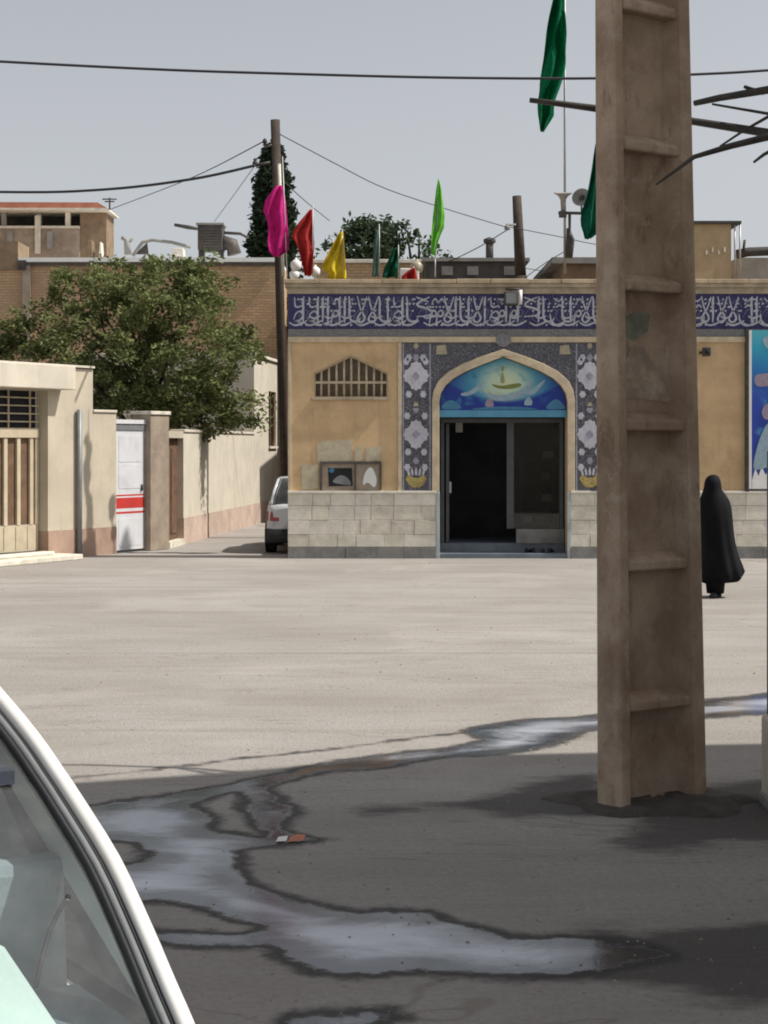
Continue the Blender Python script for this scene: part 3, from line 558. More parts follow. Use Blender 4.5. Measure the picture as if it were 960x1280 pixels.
notice([(443,561),(452,556),(453,576),(443,577)],'small pale paper patch above the middle of the notice board')
notice([(457,560),(476,557),(476.5,576),(457.5,577)],'torn pale paper patch above the right half of the notice board')
# floodlight and wall camera
fl=thing('floodlight',(fx(640),YF-.3,fz(385)),'grey box floodlight with a white side tube fixed over the frieze above the arch','floodlight')
m=MB(); m.box((fx(629),YF-.30,fz(383)),(fx(646),YF-.12,fz(366))); m.build('housing',M['greydark'],fl,bevel=.015)
m=MB(); m.box((fx(631),YF-.305,fz(381)),(fx(644),YF-.301,fz(368))); m.build('lens',M['greymetal'],fl)
m=MB(); m.tube([(fx(649),YF-.24,fz(382)),(fx(649),YF-.24,fz(364))],.035,8); m.build('tube',M['white'],fl)
m=MB(); m.tube([(fx(632),YF-.10,fz(362)),(fx(638),YF-.22,fz(363.5)),(fx(649),YF-.24,fz(363))],.02,6); m.tube([(fx(638),YF-.11,fz(372)),(fx(638),YF-.02,fz(364))],.03,6); m.build('bracket',M['iron'],fl)
wc=thing('wall_camera',(fx(880),YF-.2,fz(448)),'small black camera on the ochre wall beside the concrete pole','camera')
m=MB(); m.box((fx(876),YF-.28,fz(446)),(fx(885),YF-.10,fz(435))); m.build('housing',M['iron'],wc,bevel=.015)
m=MB(); m.tube([(fx(879),YF-.1,fz(441)),(fx(875),YF-.01,fz(441))],.03,6); m.build('bracket',M['iron'],wc)
m=MB(); m.lathe([(.001,-.0),(.04,.0),(.045,.04),(.001,.041)],(fx(880.5),YF-.322,fz(440.5)),'y',12); m.build('lens',M['dark'],wc)
# shoes left in the doorway
def shoe(x,y,z,rz,label,mat):
    t=thing('shoe',(x,y,z),label,'shoe','shoes left in the doorway',rz)
    rings=[]
    for i,(a,wd,h) in enumerate([(-.13,.028,.055),(-.10,.038,.075),(-.03,.036,.07),(.04,.043,.05),(.10,.042,.038),(.135,.018,.02)]):
        rings.append([(a,wd*math.cos(q),max(0.012,.012+h*.5+h*.5*math.sin(q))) for q in [k*math.pi/4 for k in range(8)]])
    m=MB(); m.loft(rings); m.build('upper',mat,t,world=False)
    m=MB(); m.box((-.14,-.042,0),(.14,.042,.012)); m.build('sole',M['tyre'],t,world=False,bevel=.004)
shoe(fx(660),YF+.25,.09,R(80),'black shoe leftmost of the row on the doorway threshold',M['dark'])
shoe(fx(667),YF+.27,.09,R(95),'black shoe second from the left on the doorway threshold',M['dark'])
shoe(fx(680),YF+.24,.09,R(85),'black shoe third from the left on the doorway threshold',M['plastic'])
shoe(fx(690),YF+.26,.09,R(70),'black shoe rightmost of the row on the doorway threshold',M['plastic'])
# shelf with small things behind the glass
st=thing('shoe_rack',(fx(682),YF+1.3,.24),'dark rack with small pale items behind the glass right of the door','rack')
for z in (.6,1.0,1.4,1.8): m=MB(); m.box((fx(660),YF+1.15,.24+z-.3),(fx(700),YF+1.5,.27+z-.3)); m.build('shelf',M['doorframe'],st)
for u in (659,701): m=MB(); m.box((fx(u)-.015,YF+1.14,.24),(fx(u)+.015,YF+1.51,2.0)); m.build('upright',M['doorframe'],st)
for i,(u,z) in enumerate(((666,.575),(684,.575),(692,.975),(690,1.375),(694,1.775))):
    m=MB(); m.box((fx(u)-.09,YF+1.2,z),(fx(u)+.09,YF+1.42,z+.13)); o=m.build('shoe_box',M['grey'] if i%2 else M['stone2'],bevel=.01)
    tag(o,['pale box leftmost on the bottom shelf behind the door glass','pale box right on the bottom shelf behind the door glass','pale box on the second shelf behind the door glass','pale box on the third shelf behind the door glass','pale box on the top shelf behind the door glass'][i],'box','boxes on the rack in the doorway')

# ------------------------------------------------------------------ flags along the parapet
def flag(name,u_pole,v_top,v_bot,cloth_px,mat,label,Y=30.3,lean=0,prad=.014,rows=14,seed=1,v_base=346,amp=.06):
    base=P(u_pole+lean,v_base,Y); t=thing(name,base,label,'flag','flags on the mosque roof')
    m=MB(); m.tube([P(u_pole+lean,v_base,Y),P(u_pole,v_top,Y)],[prad,prad*.7],6); m.build('flagpole',M['steel'],t)
    rr=random.Random(seed); vs=[]; n=len(cloth_px); cols=14
    vmin,vmax=cloth_px[0][0],cloth_px[-1][0]
    nr=rows
    for j in range(nr+1):
        v=vmin+(vmax-vmin)*j/nr
        for a,b in zip(cloth_px[:-1],cloth_px[1:]):
            if a[0]<=v<=b[0]+1e-6: q=(v-a[0])/(b[0]-a[0]+1e-9); l=a[1]+(b[1]-a[1])*q; r_=a[2]+(b[2]-a[2])*q; break
        for i in range(cols+1):
            s=i/cols; u=l+(r_-l)*s; k=min(1,abs(r_-l)/12)
            yy=amp*k*(math.sin(s*11+j*.25+seed)+.5*math.sin(s*5-j*.5+seed*2)+.35*math.sin(s*23+j*.9+seed)+.3*math.sin(j*1.3+s*6)); du=.0
            p=P(u,v+ .6*math.sin(s*9+seed)*(j/nr),Y); p.y+=yy-.02; vs.append(p)
    c=cols+1; fs=[(j*c+i,j*c+i+1,(j+1)*c+i+1,(j+1)*c+i) for j in range(nr) for i in range(cols)]
    m=MB(); m.add(vs,fs,True); o=m.build('flag_cloth',mat,t); so=o.modifiers.new('thick','SOLIDIFY'); so.thickness=.003
    return t
flag('flag',353,196,0,[(232,346,353),(240,338,355),(252,331,357),(264,329,358),(275,334,359),(290,336,360),(305,335,361),(318,338,360),(321,343,350)],M['f_pink'],'bright pink flag hanging in front of the dark wooden pole',lean=6,seed=2)
flag('flag',391,256,0,[(262,387,391),(275,377,392),(288,367,392),(296,364,392),(305,371,393),(318,375,392),(335,379,391),(345,381,390)],M['f_red'],'tall red flag drooping between the pink and the yellow flags',seed=3)
flag('flag',428,286,0,[(290,425,429),(303,418,430),(318,410,431),(330,404,432),(336,401,432),(341,409,433),(350,411,433)],M['f_yellow'],'yellow triangular flag at the parapet edge',Y=30.1,seed=4,v_base=349)
flag('flag',474,280,0,[(288,470,474),(310,467,474),(330,466,474),(346,465,473)],M['f_teal'],'thin faded grey green flag left of the small dark green one',seed=5,amp=.03)
flag('flag',498,306,0,[(310,493,497),(322,487,498),(335,480,498),(347,478,497)],M['f_dgreen'],'small dark green flag in front of the bushy far tree',seed=6)
flag('flag',517,333,0,[(335,515,518),(341,506,520),(346,501,521),(350,503,522)],M['f_red'],'lowest little red flag barely above the parapet',Y=30.05,seed=7,v_base=349,rows=6)
flag('flag',544,322,0,[(224,547.5,549),(238,545,552),(255,543,554),(270,541,556),(285,540,555),(295,539,550),(308,539,546),(319,540,544)],M['f_lime'],'narrow lime green flag standing alone above the parapet',seed=8,amp=.035)
m=MB(); m.tube([P(544,322,30.3),P(549,224,30.32)],.012,6); o=m.build('flagpole',M['steel'],[x for x in bpy.data.objects if x.get('label','').startswith('narrow lime')][0])
# mast with big green flag and horns
YM=30.9
flag('flag',706,-30,0,[(-45,701,706),(-5,692,706),(20,686,706),(45,682,706.5),(70,680,707),(92,677,706),(110,675,700),(128,672,693),(145,672,693),(155,673,686),(165,675,680)],M['f_green'],'largest green flag on the tall mast left of the concrete pole',Y=YM,seed=9,v_base=342,prad=.028,rows=30,amp=.13)
flag('flag',748,175,0,[(180,744,748),(205,740,748),(235,735,749),(255,730,750),(268,726,750),(285,727,750),(292,730,748),(299,731,738)],M['f_green2'],'dark green flag half hidden behind the left side of the concrete pole',Y=30.4,seed=10,amp=.08)
def horn(loc,rx,label):
    t=thing('loudspeaker',loc,label,'loudspeaker','horn loudspeakers on the mast'); t.rotation_euler=rx
    m=MB(); m.lathe([(.035,-.30),(.045,-.18),(.05,-.1),(.09,-.03),(.17,.02),(.175,.03),(.16,.03),(.08,-.02),(.02,-.04)],(0,0,0),'z',18); m.build('horn',M['grey'],t,world=False)
    m=MB(); m.lathe([(.02,-.04),(.05,.0),(.03,.02),(.001,.022)],(0,0,0),'z',12); m.build('centre_cone',M['greydark'],t,world=False)
    m=MB(); m.lathe([(.001,-.42),(.07,-.42),(.075,-.32),(.06,-.30),(.001,-.295)],(0,0,0),'z',14); m.build('driver',M['greydark'],t,world=False)
p=P(704,243,YM-.25); horn(p,(R(12),0,0),'upward opening horn loudspeaker in front of the tall mast')
p=P(727,247,YM-.3); horn(p,(R(75),0,R(-25)),'round horn loudspeaker facing sideways beside the dark green flag')
m=MB(); m.tube([P(698,266,YM-.2),P(745,267,YM-.2)],.03,6); m.tube([P(704,266,YM-.2),P(706,266,YM)],.02,6); m.tube([P(712,268,YM-.2),P(712,320,YM)],[.03,.02],6); m.tube([P(727,266,YM-.2),P(727,256,YM-.22)],.02,6)
tag(m.build('speaker_bracket',M['greydark']),'dark metal arm carrying the horn loudspeakers on the mast','bracket')
m=MB(); m.tube([P(711,322,YM-.1),P(713,300,YM-.08),P(710,285,YM-.1)],[.07,.08,.03],7); tag(m.build('cable_bundle',M['iron']),'black bundle of cable tied low on the tall mast','cable')

# ------------------------------------------------------------------ rooftop clutter beyond the parapet
def bxp(u0,v0,u1,v1,Y,dep,mat,name,label,cat,group=None,bevel=0,z0=None):
    a=P(u0,v1,Y); b=P(u1,v0,Y); m=MB(); m.box((a.x,Y,a.z if z0 is None else z0),(b.x,Y+dep,b.z)); return tag(m.build(name,mat,bevel=bevel),label,cat,group)
bh=thing('flat_roofed_house',(P(600,0,43).x,43,0),'dark low house roof behind the parapet right of the lime flag','house')
a=P(532,0,43).x; b=P(657,0,43).x; zt2=P(0,327,43).z
m=MB(); m.box((a,43,0),(b,50,zt2)); m.build('wall',M['greydark'],bh)
m=MB(); m.box((a-.1,42.9,zt2+.002),(b+.1,50,zt2+.09)); m.build('roof_slab',M['grey'],bh)
for u in (552,584,630): m=MB(); m.box((P(u,0,43).x,42.95,P(0,344,43).z),(P(u+14,0,43).x,42.998,P(0,333,43).z)); m.build('wall_panel',M['grey'],bh)
m=MB(); m.tube([P(612,327,43.5),P(612,301,43.5)],.1,8); m.build('chimney',M['greydark'],bh)
m=MB(); m.lathe([(.13,0),(.16,.02),(.16,.1),(.02,.16)],P(612,304,43.5),'z',10); m.build('chimney_cap',M['greydark'],bh)
bh=thing('brick_house',(P(450,0,46).x,46,0),'brown parapet wall behind the yellow and dark green flags','house')
a=P(392,0,46).x; b=P(531,0,46).x; zt2=P(0,329,46).z
m=MB(); m.box((a,46,0),(b,54,zt2)); m.build('wall',M['brick'],bh); m=MB(); m.box((a-.1,45.9,zt2+.002),(b,54,zt2+.1)); m.build('coping',M['stone3'],bh,bevel=.01)
bh=thing('roof_shed',(P(722,0,41).x,41,0),'small brown shed with a pale roof edge left of the concrete pole','shed')
a=P(702,0,41).x; b=P(790,0,41).x; zt2=P(0,330,41).z
m=MB(); m.box((a,41,0),(b,46,zt2)); m.build('wall',M['brownwall'],bh); m=MB(); m.box((a-.25,40.85,zt2+.002),(b,46,zt2+.15)); m.build('roof_slab',M['grey'],bh)
bh=thing('stair_tower',(P(895,0,36).x,36,0),'tan plastered box room on the roof right of the concrete pole','roof room')
a=P(850,0,36).x; b=P(914,0,36).x; zt2=P(0,280,36).z
m=MB(); m.box((a,36,0),(b,39,zt2)); m.build('wall',M['tanblock'],bh); m=MB(); m.box((a-.05,35.93,zt2+.002),(P(926,0,36).x,39,zt2+.06)); m.build('roof_sheet',M['greydark'],bh)
for u in (918.5,925): m=MB(); m.tube([P(u,350,35.98),P(u,280,35.98)],.02,6); m.build('post',M['steel'],bh)
for k in range(4):
    u=882+k*7.5; m=MB(); m.box((P(u,0,36).x,35.97,P(0,318-(k%2)*3,36).z),(P(u+2.2,0,36).x,35.999,P(0,313-(k%2)*4,36).z)); m.build('vent_slot',M['stone3'],bh)
bxp(922,322,985,348,37,4,M['grey'],'low_roof','grey stepped low roof at the right edge behind the cornice','roof',z0=0)
m=MB(); m.tube([P(920,318,36.5),P(935,315,36.5),P(960,314,36.5),P(990,312,36.5)],.10,8); tag(m.build('roof_pipe',M['iron']),'thick black pipe lying along the roof at the right edge','pipe')
m=MB(); m.tube([P(929,314,36.4),P(931,300,36.4)],.03,6); tag(m.build('roof_rod',M['iron']),'short black rod standing up beside the roof pipe','rod')
for i,(u,v,s,nm,lb) in enumerate(((370,331,.10,'water_jug','round white jug under the pink flag on the roof'),(368,343,.09,'water_jug','lower white jug at the parapet corner under the pink flag'),(394,339,.09,'water_jug','white jug right of the red flag foot'),(521,334,.115,'roof_globe','round cream globe beside the lowest red flag'))):
    p=P(u,v,30.9); m=MB(); m.lathe([(.02,-s),(s*.8,-s*.9),(s,-.3*s),(s,.4*s),(s*.5,s*.85),(s*.22,s),(s*.22,s*1.3),(.01,s*1.32)],p,'z',14); m.tube([(p.x,p.y,4.7),(p.x,p.y,p.z-s*.9)],.02,5) ; tag(m.build(nm,M['white'] if i<3 else M['beigetile']),lb,'jug' if i<3 else 'globe')
m=MB(); p=P(510,346,31.0); m.box((p.x-.15,30.8,p.z-.1),(p.x+.2,31.1,p.z+.14)); tag(m.build('roof_box',M['white'],bevel=.02),'white box half hidden behind the lowest red flag','box')

# ------------------------------------------------------------------ timber posts and wires
m=MB(); m.tube([(P(357,0,36.5).x,36.5,0),P(349,330,36.5),P(344,150,36.5)],[.085,.10,.105],10); up=m.build('utility_pole',M['woodpole'],loc=(P(357,0,36.5).x,36.5,0)); tag(up,'dark timber utility pole rising behind the pink flag','utility pole')
m=MB(); m.tube([P(349,205,36.3),P(354,345,36.2)],.04,6); m.build('conduit',M['stone2'],up)
m=MB(); m.tube([P(340,181,36.4),P(331,185,36.4),P(330,176,36.4)],.03,6); m.tube([P(338,203,36.4),P(318,207,36.4)],.035,6); m.lathe([(.02,0),(.06,.02),(.06,.09),(.03,.12),(.05,.15),(.01,.18)],P(319,208,36.4),'z',8); m.lathe([(.02,0),(.05,.02),(.05,.08),(.02,.12)],P(331,180,36.4),'z',8); m.build('insulator',M['iron'],up)
m=MB(); m.tube([P(651,345,41),(P(651,0,41).x,41,0)],.16,8); m.tube([P(646,245,41),P(651,350,41)],[.11,.14],8); up2=m.build('utility_pole',M['woodpole']); tag(up2,'shorter timber pole behind the mosque parapet left of the mast','utility pole')
m=MB(); m.tube([P(645,281,40.8),P(633,281,40.8),P(633,287,40.8)],.03,5); m.lathe([(.02,0),(.07,.02),(.07,.1),(.02,.14)],P(634,288,40.8),'z',8); m.build('insulator',M['grey'],up2)
def wire(pts,Y,r,label,Y2=None,group='overhead wires'):
    n=len(pts); q=[P(u,v,Y+((Y2 or Y)-Y)*i/(n-1)) for i,(u,v) in enumerate(pts)]; q=smooth_poly(q,6,False); m=MB(); m.tube(q,r,5); tag(m.build('overhead_wire',M['cable']),label,'wire',group)
wire([(-500,45),(-200,65),(0,77),(200,87),(350,92),(550,97),(745,98),(870,93),(960,88),(1200,70),(1500,40)],16,.0135,'thick black cable crossing the whole sky near the top')
wire([(-300,232),(0,240),(130,237),(240,224),(319,207)],36.4,.028,'thick wire from the left edge to the timber pole',30)
wire([(60,290),(140,260),(240,222),(331,176)],60,.035,'thin wire rising from the red roofed house to the timber pole',36.4) if False else wire([(331,176),(240,222),(137,262)],36.4,0.0136,'wire rising from the corner of the red roofed house to the pole top',57)
wire([(318,208),(295,240),(268,277)],36.4,0.0087,'thin wire dropping from the timber pole to the roof cooler',50.5)
wire([(350,168),(420,205),(480,235),(560,262),(633,284)],36.5,0.0112,'long sagging wire between the two timber poles',40.8)
wire([(638,284),(700,296),(748,306),(860,322)],40.8,0.0099,'wire from the shorter timber pole towards the concrete pole',41)
wire([(350,222),(380,250),(412,276)],36.5,0.0124,'short wire running down from the timber pole behind the red flag',52)
wire([(633,288),(600,308),(572,322),(558,328)],40.8,0.0124,'slack wire from the shorter pole to the dark house roof',43)
wire([(655,348),(680,330),(703,316),(712,312)],36,0.0087,'lower slack wire left of the loudspeaker mast',31)
wire([(655,335),(690,338),(712,318)],36,0.0074,'faint slack wire low beside the loudspeaker mast',31)

# ------------------------------------------------------------------ left street: wall, gates, lane wall, houses
C=Vector((-4.99,31.3)); D=Vector((-.495,-.869))            # wall line, s grows towards the camera
def L(s): q=C+D*s; return (q.x,q.y)
yw=thing('yard_wall',(*L(1),0),'cream plastered yard wall with a canopy over its beige gate at the left edge','wall')
def seg(s0,s1,z0,z1,f,b,mat,nm,par=yw,bevel=0):
    m=MB(); m.obox(L(s1),L(s0),z0,z1,f,b); return m.build(nm,mat,par,bevel=bevel)
# going from s1 (near) to s0 (far) the right-hand side faces the street
seg(.674,1.9,.5,3.40,0,.3,M['cream'],'wall_panel'); seg(0,.672,.5,2.62,0,.3,M['cream'],'wall_panel')
seg(0,1.9,0,.498,.012,.3,M['brownbase'],'painted_base')
seg(.0,.672,2.622,2.67,.03,.33,M['cream2'],'coping',bevel=.01)
seg(1.902,8.5,2.98,3.40,.0,.3,M['cream'],'lintel'); seg(1.55,8.6,3.0,3.42,.34,-.002,M['cream2'],'canopy',bevel=.015); seg(.674,8.6,3.422,3.46,.05,.32,M['cream2'],'coping')
seg(5.0,8.5,0,2.978,0,.3,M['cream'],'wall_panel')
seg(1.6,5.2,0,.10,.55,.0,M['stone2'],'step',bevel=.02); seg(2.0,5.1,.102,.16,.25,.0,M['stone'],'step',bevel=.02)
# beige gate in the recess
gs0,gs1,zg0=1.905,4.9,.165
gt=seg(gs0+.02,gs1,zg0,.62,-.2,.24,M['beigemetal'],'gate')
for a,b,za,zb in ((gs0+.02,gs0+.1,.622,2.15),(gs1-.1,gs1,.622,2.15)): seg(a,b,za,zb,-.19,.25,M['beigemetal'],'gate_post',gt)
seg(gs0+.02,gs1,2.152,2.32,-.17,.25,M['beigemetal'],'gate_rail',gt)
seg(gs0+.1,gs1-.1,.63,2.15,-.245,.25,M['brown'],'gate_backing',gt)
s=gs0+.16
while s<gs1-.15: seg(s,s+.085,.624,2.148,-.19,.235,M['beigemetal'],'gate_slat',gt); s+=.33
s=gs0+.30
while s<gs1-.15: seg(s,s+.012,.20,.60,-.19,.199,M['cornice'],'gate_seam',gt); s+=.3
seg(gs0+.02,gs1,2.322,2.975,-.27,.28,M['dark'],'transom_backing',gt)
for z in (2.42,2.56,2.70,2.84): seg(gs0+.02,gs1,z,z+.022,-.19,.21,M['grill'],'transom_bar',gt)
for s in (gs0+.2,gs0+.75,gs0+1.3,gs0+1.85,gs0+2.4): seg(s,s+.03,2.322,2.975,-.212,.235,M['grill'],'transom_bar',gt)
p=L(1.13); m=MB(); q=Vector(p)+Vector((.869,-.495))*.07; m.tube([(q.x,q.y,0),(q.x,q.y,2.66)],.048,8); tag(m.build('drain_pipe',M['greymetal']),'thin grey vertical pipe standing against the cream wall','pipe')
# white gate with red stripes
wg=thing('white_gate',(*L(-.45),0),'white metal gate with red stripes beside the brown gate pillar','gate')
seg(-.90,-.012,.05,2.30,-.04,.09,M['whitepaint'],'door_leaf',wg)
for za,zb in ((1.03,1.06),(.86,1.0) if False else (.80,1.0),(.70,.74)): seg(-.895,-.015,za+.03,zb+.03,-.0385,.04,M['red'],'red_stripe',wg)
for za,zb in ((.12,.64),(1.2,1.66),(1.7,2.2)): seg(-.80,-.12,za,zb,-.034,.04,M['whitepaint'],'pressed_panel',wg,bevel=.008)
seg(-.905,-.0,2.302,2.42,-.02,.1,M['greymetal'],'gate_rail',wg); seg(-.905,-.0,2.422,2.50,.0,.12,M['whitepaint'],'gate_top',wg)
m=MB(); q=Vector(L(-.8))+Vector((.869,-.495))*-.02; m.lathe([(.02,0),(.02,.12)],(q.x,q.y,1.15),'z',8); m.build('handle',M['iron'],wg)
gp_=thing('gate_pillar',(*L(-1.2),0),'grey brown plastered pillar right of the white gate','pillar')
seg(-1.5,-.91,0,2.60,.10,.35,M['pillar'],'shaft',gp_,bevel=.015); seg(-1.52,-.89,2.602,2.67,.13,.38,M['stone2'],'cap',gp_,bevel=.01)
# lane wall running away to the right
A0=Vector((-4.23,32.64)); dl=Vector((.096,.9954)).normalized()
def LW(d): q=A0+dl*d; return (q.x,q.y)
lw=thing('lane_wall',(*LW(5),0),'long pale lane wall with a pinkish base running back under the tree','wall')
def seg2(d0,d1,z0,z1,f,b,mat,nm,par=lw,bevel=0):
    m=MB(); m.obox(LW(d0),LW(d1),z0,z1,f,b); return m.build(nm,mat,par,bevel=bevel)
seg2(1.55,9.85,.53,2.28,0,.25,M['cream2'],'wall_panel'); seg2(1.55,9.85,0,.528,.012,.25,M['pink'],'painted_base'); seg2(1.55,9.85,2.282,2.34,.03,.28,M['cream2'],'coping',bevel=.01)
seg2(.02,.18,0,2.3,0,.25,M['cream'],'wall_panel'); seg2(.18,1.55,2.16,2.30,0,.25,M['cream'],'lintel')
dr=seg2(.182,1.548,.12,2.158,-.12,.18,M['brown'],'door'); seg2(.182,1.548,0,.118,.03,.2,M['stone2'],'door_sill'); seg2(.30,.82,.25,1.95,-.10,.119,M['brown'],'door_panel',dr); seg2(.90,1.42,.25,1.95,-.10,.119,M['brown'],'door_panel',dr)
# taller pale house at the lane's end
lh=thing('lane_house',(*LW(12.3),0),'tall pale house end with one narrow dark window at the far end of the lane','house')
def segh(d0,d1,z0,z1,f,b,mat,nm,par=lh,bevel=0): return seg2(d0,d1,z0,z1,f,b,mat,nm,par,bevel)
wa,wb,wz0,wz1=12.1,13.3,1.98,3.45
segh(9.86,wa,.53,4.26,.0,4.5,M['cream2'],'wall'); segh(wb,14.8,.53,4.26,.0,4.5,M['cream2'],'wall'); segh(wa,wb,.53,wz0,.0,4.5,M['cream2'],'wall'); segh(wa,wb,wz1,4.26,.0,4.5,M['cream2'],'wall')
segh(9.86,14.8,0,.528,.012,4.5,M['pink'],'painted_base'); segh(9.80,14.86,4.262,4.34,.06,4.5,M['stone3'],'roof_edge',bevel=.01)
wi=segh(wa+.005,wb-.005,wz0+.005,wz1-.005,-.12,.2,M['dark'],'window'); segh(wa+.005,wa+.09,wz0+.006,wz1-.006,-.04,.119,M['brown'],'frame',wi); segh(wb-.09,wb-.005,wz0+.006,wz1-.006,-.04,.119,M['brown'],'frame',wi); segh(wa+.55,wa+.62,wz0+.006,wz1-.006,-.05,.119,M['brown'],'frame',wi); segh(wa-.05,wb+.05,wz0-.06,wz0-.002,.06,-.001,M['stone2'],'sill',wi)
# brick house behind the tree
YB=50.
bkh=thing('brick_house',(-8,YB,0),'long brown brick house with a white roof edge behind the green tree','house')
xa_,xb_=P(-120,0,YB).x,P(351,0,YB).x; zb=P(0,328,YB).z
m=MB(); m.box((xa_,YB,0),(xb_,YB+9,zb)); m.build('wall',M['brick'],bkh)
m=MB(); m.box((P(24,0,YB).x,YB-.14,zb+.002),(xb_-.02,YB+9,zb+.13)); m.build('roof_edge',M['white'],bkh)
m=MB(); m.box((P(24,0,YB).x,YB-.10,zb-.10),(xb_-.02,YB-.002,zb)); m.build('roof_fascia',M['darkmetal'],bkh)
m=MB(); m.box((P(29,0,YB).x,YB-.12,0),(P(39,0,YB).x,YB-.002,zb-.102)); m.build('pilaster',M['pillar'],bkh)
m=MB(); m.box((P(-30,0,YB).x,YB-.05,P(0,338,YB).z),(P(23,0,YB).x,YB+1.5,P(0,302,YB).z)); m.build('stair_head',M['brownwall'],bkh)
m=MB(); m.box((P(24,0,YB).x,YB-.16,P(0,338,YB).z),(P(34,0,YB).x,YB-.145,P(0,326,YB).z)); m.build('gutter_outlet',M['iron'],bkh)
# house with the red roof edge
YR=58.
rh=thing('red_roofed_house',(P(60,0,YR).x,YR,0),'upper house with a red roof edge over a shaded veranda at the far left','house')
xl,xr=P(-120,0,YR).x,P(133,0,YR).x; zr=P(0,262,YR).z
m=MB(); m.add([P(-120,262,YR-.6),P(137,262,YR-.6),P(137,262,YR+1.6),P(-120,262,YR+1.6),P(-120,252,YR-.6),P(122,253,YR-.6),P(122,253,YR+1.6),P(-120,252,YR+1.6)],[(0,3,2,1),(4,5,6,7),(0,1,5,4),(1,2,6,5),(2,3,7,6),(3,0,4,7)]); m.build('roof',M['roofred'],rh)
m=MB(); m.box((xl,YR-.65,zr-.10),(P(139,0,YR).x,YR+1.6,zr-.03)); m.build('roof_soffit',M['stone2'],rh)
m=MB(); m.box((P(100,0,YR).x,YR,0),(xr,YR+1.6,zr-.102)); m.build('wall',M['brownwall'],rh)
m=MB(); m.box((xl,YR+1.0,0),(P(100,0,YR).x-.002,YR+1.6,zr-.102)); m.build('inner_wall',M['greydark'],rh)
m=MB(); m.box((xl,YR-.1,P(0,340,YR).z-1),(P(100,0,YR).x-.002,YR+.1,P(0,286,YR).z)); m.build('veranda_wall',M['pillar'],rh)
m=MB(); m.box((xl,YR-.16,P(0,286,YR).z+.002),(P(100,0,YR).x-.002,YR+.16,P(0,283,YR).z)); m.build('veranda_coping',M['stone2'],rh)
for u in (2,46,82): m=MB(); m.box((P(u,0,YR).x,YR-.07,P(0,283,YR).z+.002),(P(u+6,0,YR).x,YR+.08,zr-.102)); m.build('veranda_post',M['stone3'] if u==82 else M['grey'],rh)
for u,v0,v1 in ((10,290,308),(45,270,318),(60,290,312)): m=MB(); m.box((P(u,0,YR).x,YR-.2,P(0,v1,YR).z),(P(u+7,0,YR).x,YR-.165,P(0,v0,YR).z)); m.build('wall_strip',M['stone2'] if u==45 else M['grey'],rh)
m=MB(); a=P(137,262,YR-.6); m.tube([a,P(137,247,YR-.6)],.03,5)
for v,wd in ((249,9),(252,6)): m.tube([P(137-wd,v,YR-.6),P(137+wd,v,YR-.6)],.025,5)
tag(m.build('roof_antenna',M['iron']),'small dark antenna on the right corner of the red roofed house','antenna')
# cooler and odds on the brick house roof
zc=P(0,324,YB+1).z
cl=thing('roof_cooler',(P(261,0,YB+1).x,YB+1,zc),'dark square evaporative cooler on the brick house roof above the tree','cooler')
a,b=P(247,312,YB+1),P(278,281,YB+1); m=MB(); m.box((a.x,YB+1,a.z),(b.x,YB+1.8,b.z)); m.build('casing',M['greydark'],cl,bevel=.02)
m=MB()
for i in range(7): zz=a.z+.08+i*.085; m.box((a.x+.06,YB+.985,zz),(b.x-.06,YB+.999,zz+.05))
m.build('louvre',M['darkmetal'],cl)
m=MB(); m.box((a.x-.05,YB+.95,b.z+.002),(b.x+.05,YB+1.85,b.z+.06)); m.build('lid',M['grey'],cl)
for q in (a.x+.05,b.x-.05): m=MB(); m.box((q-.03,YB+1.05,zc-.12),(q+.03,YB+1.75,a.z)); m.build('leg',M['iron'],cl)
m=MB(); m.tube([P(278,304,YB+1.3),P(290,306,YB+1.3),P(293,318,YB+1.3)],[.25,.22,.22],8); m.build('duct',M['darkmetal'],cl)
m=MB(); m.tube([P(218,281,YB+.9),P(235,284,YB+.9),P(247,286,YB+.9)],[.05,.07,.05],6); m.tube([P(280,291,YB+.9),P(300,292,YB+.9),P(310,297,YB+.9)],[.05,.05,.04],6); tag(m.build('roof_sheet',M['greydark']),'bent dark metal strips sticking out beside the roof cooler','metal strip')
m=MB(); m.tube([P(160,318,YB+1),P(158,300,YB+1),P(152,297,YB+1)],[.12,.09,.06],6); m.tube([P(158,305,YB+1),P(166,298,YB+1)],[.06,.05],6); tag(m.build('forked_pipe',M['grey']),'forked grey pipe standing on the roof left of the cooler','pipe')
m=MB(); m.tube([P(166,320,YB+1),P(178,303,YB+1),P(190,300,YB+1),P(215,303,YB+1),P(238,309,YB+1)],.055,6); tag(m.build('roof_hose',M['grey']),'bent grey hose arching over the brick house roof','hose')
m=MB(); m.add([P(168,318,YB+1.2),P(184,303,YB+1.2),P(186,318,YB+1.2),P(168,318,YB+1.4),P(184,303,YB+1.4),P(186,318,YB+1.4)],[(0,1,2),(3,5,4),(0,3,4,1),(1,4,5,2),(2,5,3,0)]); tag(m.build('roof_rubble',M['darkmetal']),'dark wedge of scrap under the hose on the roof','scrap')
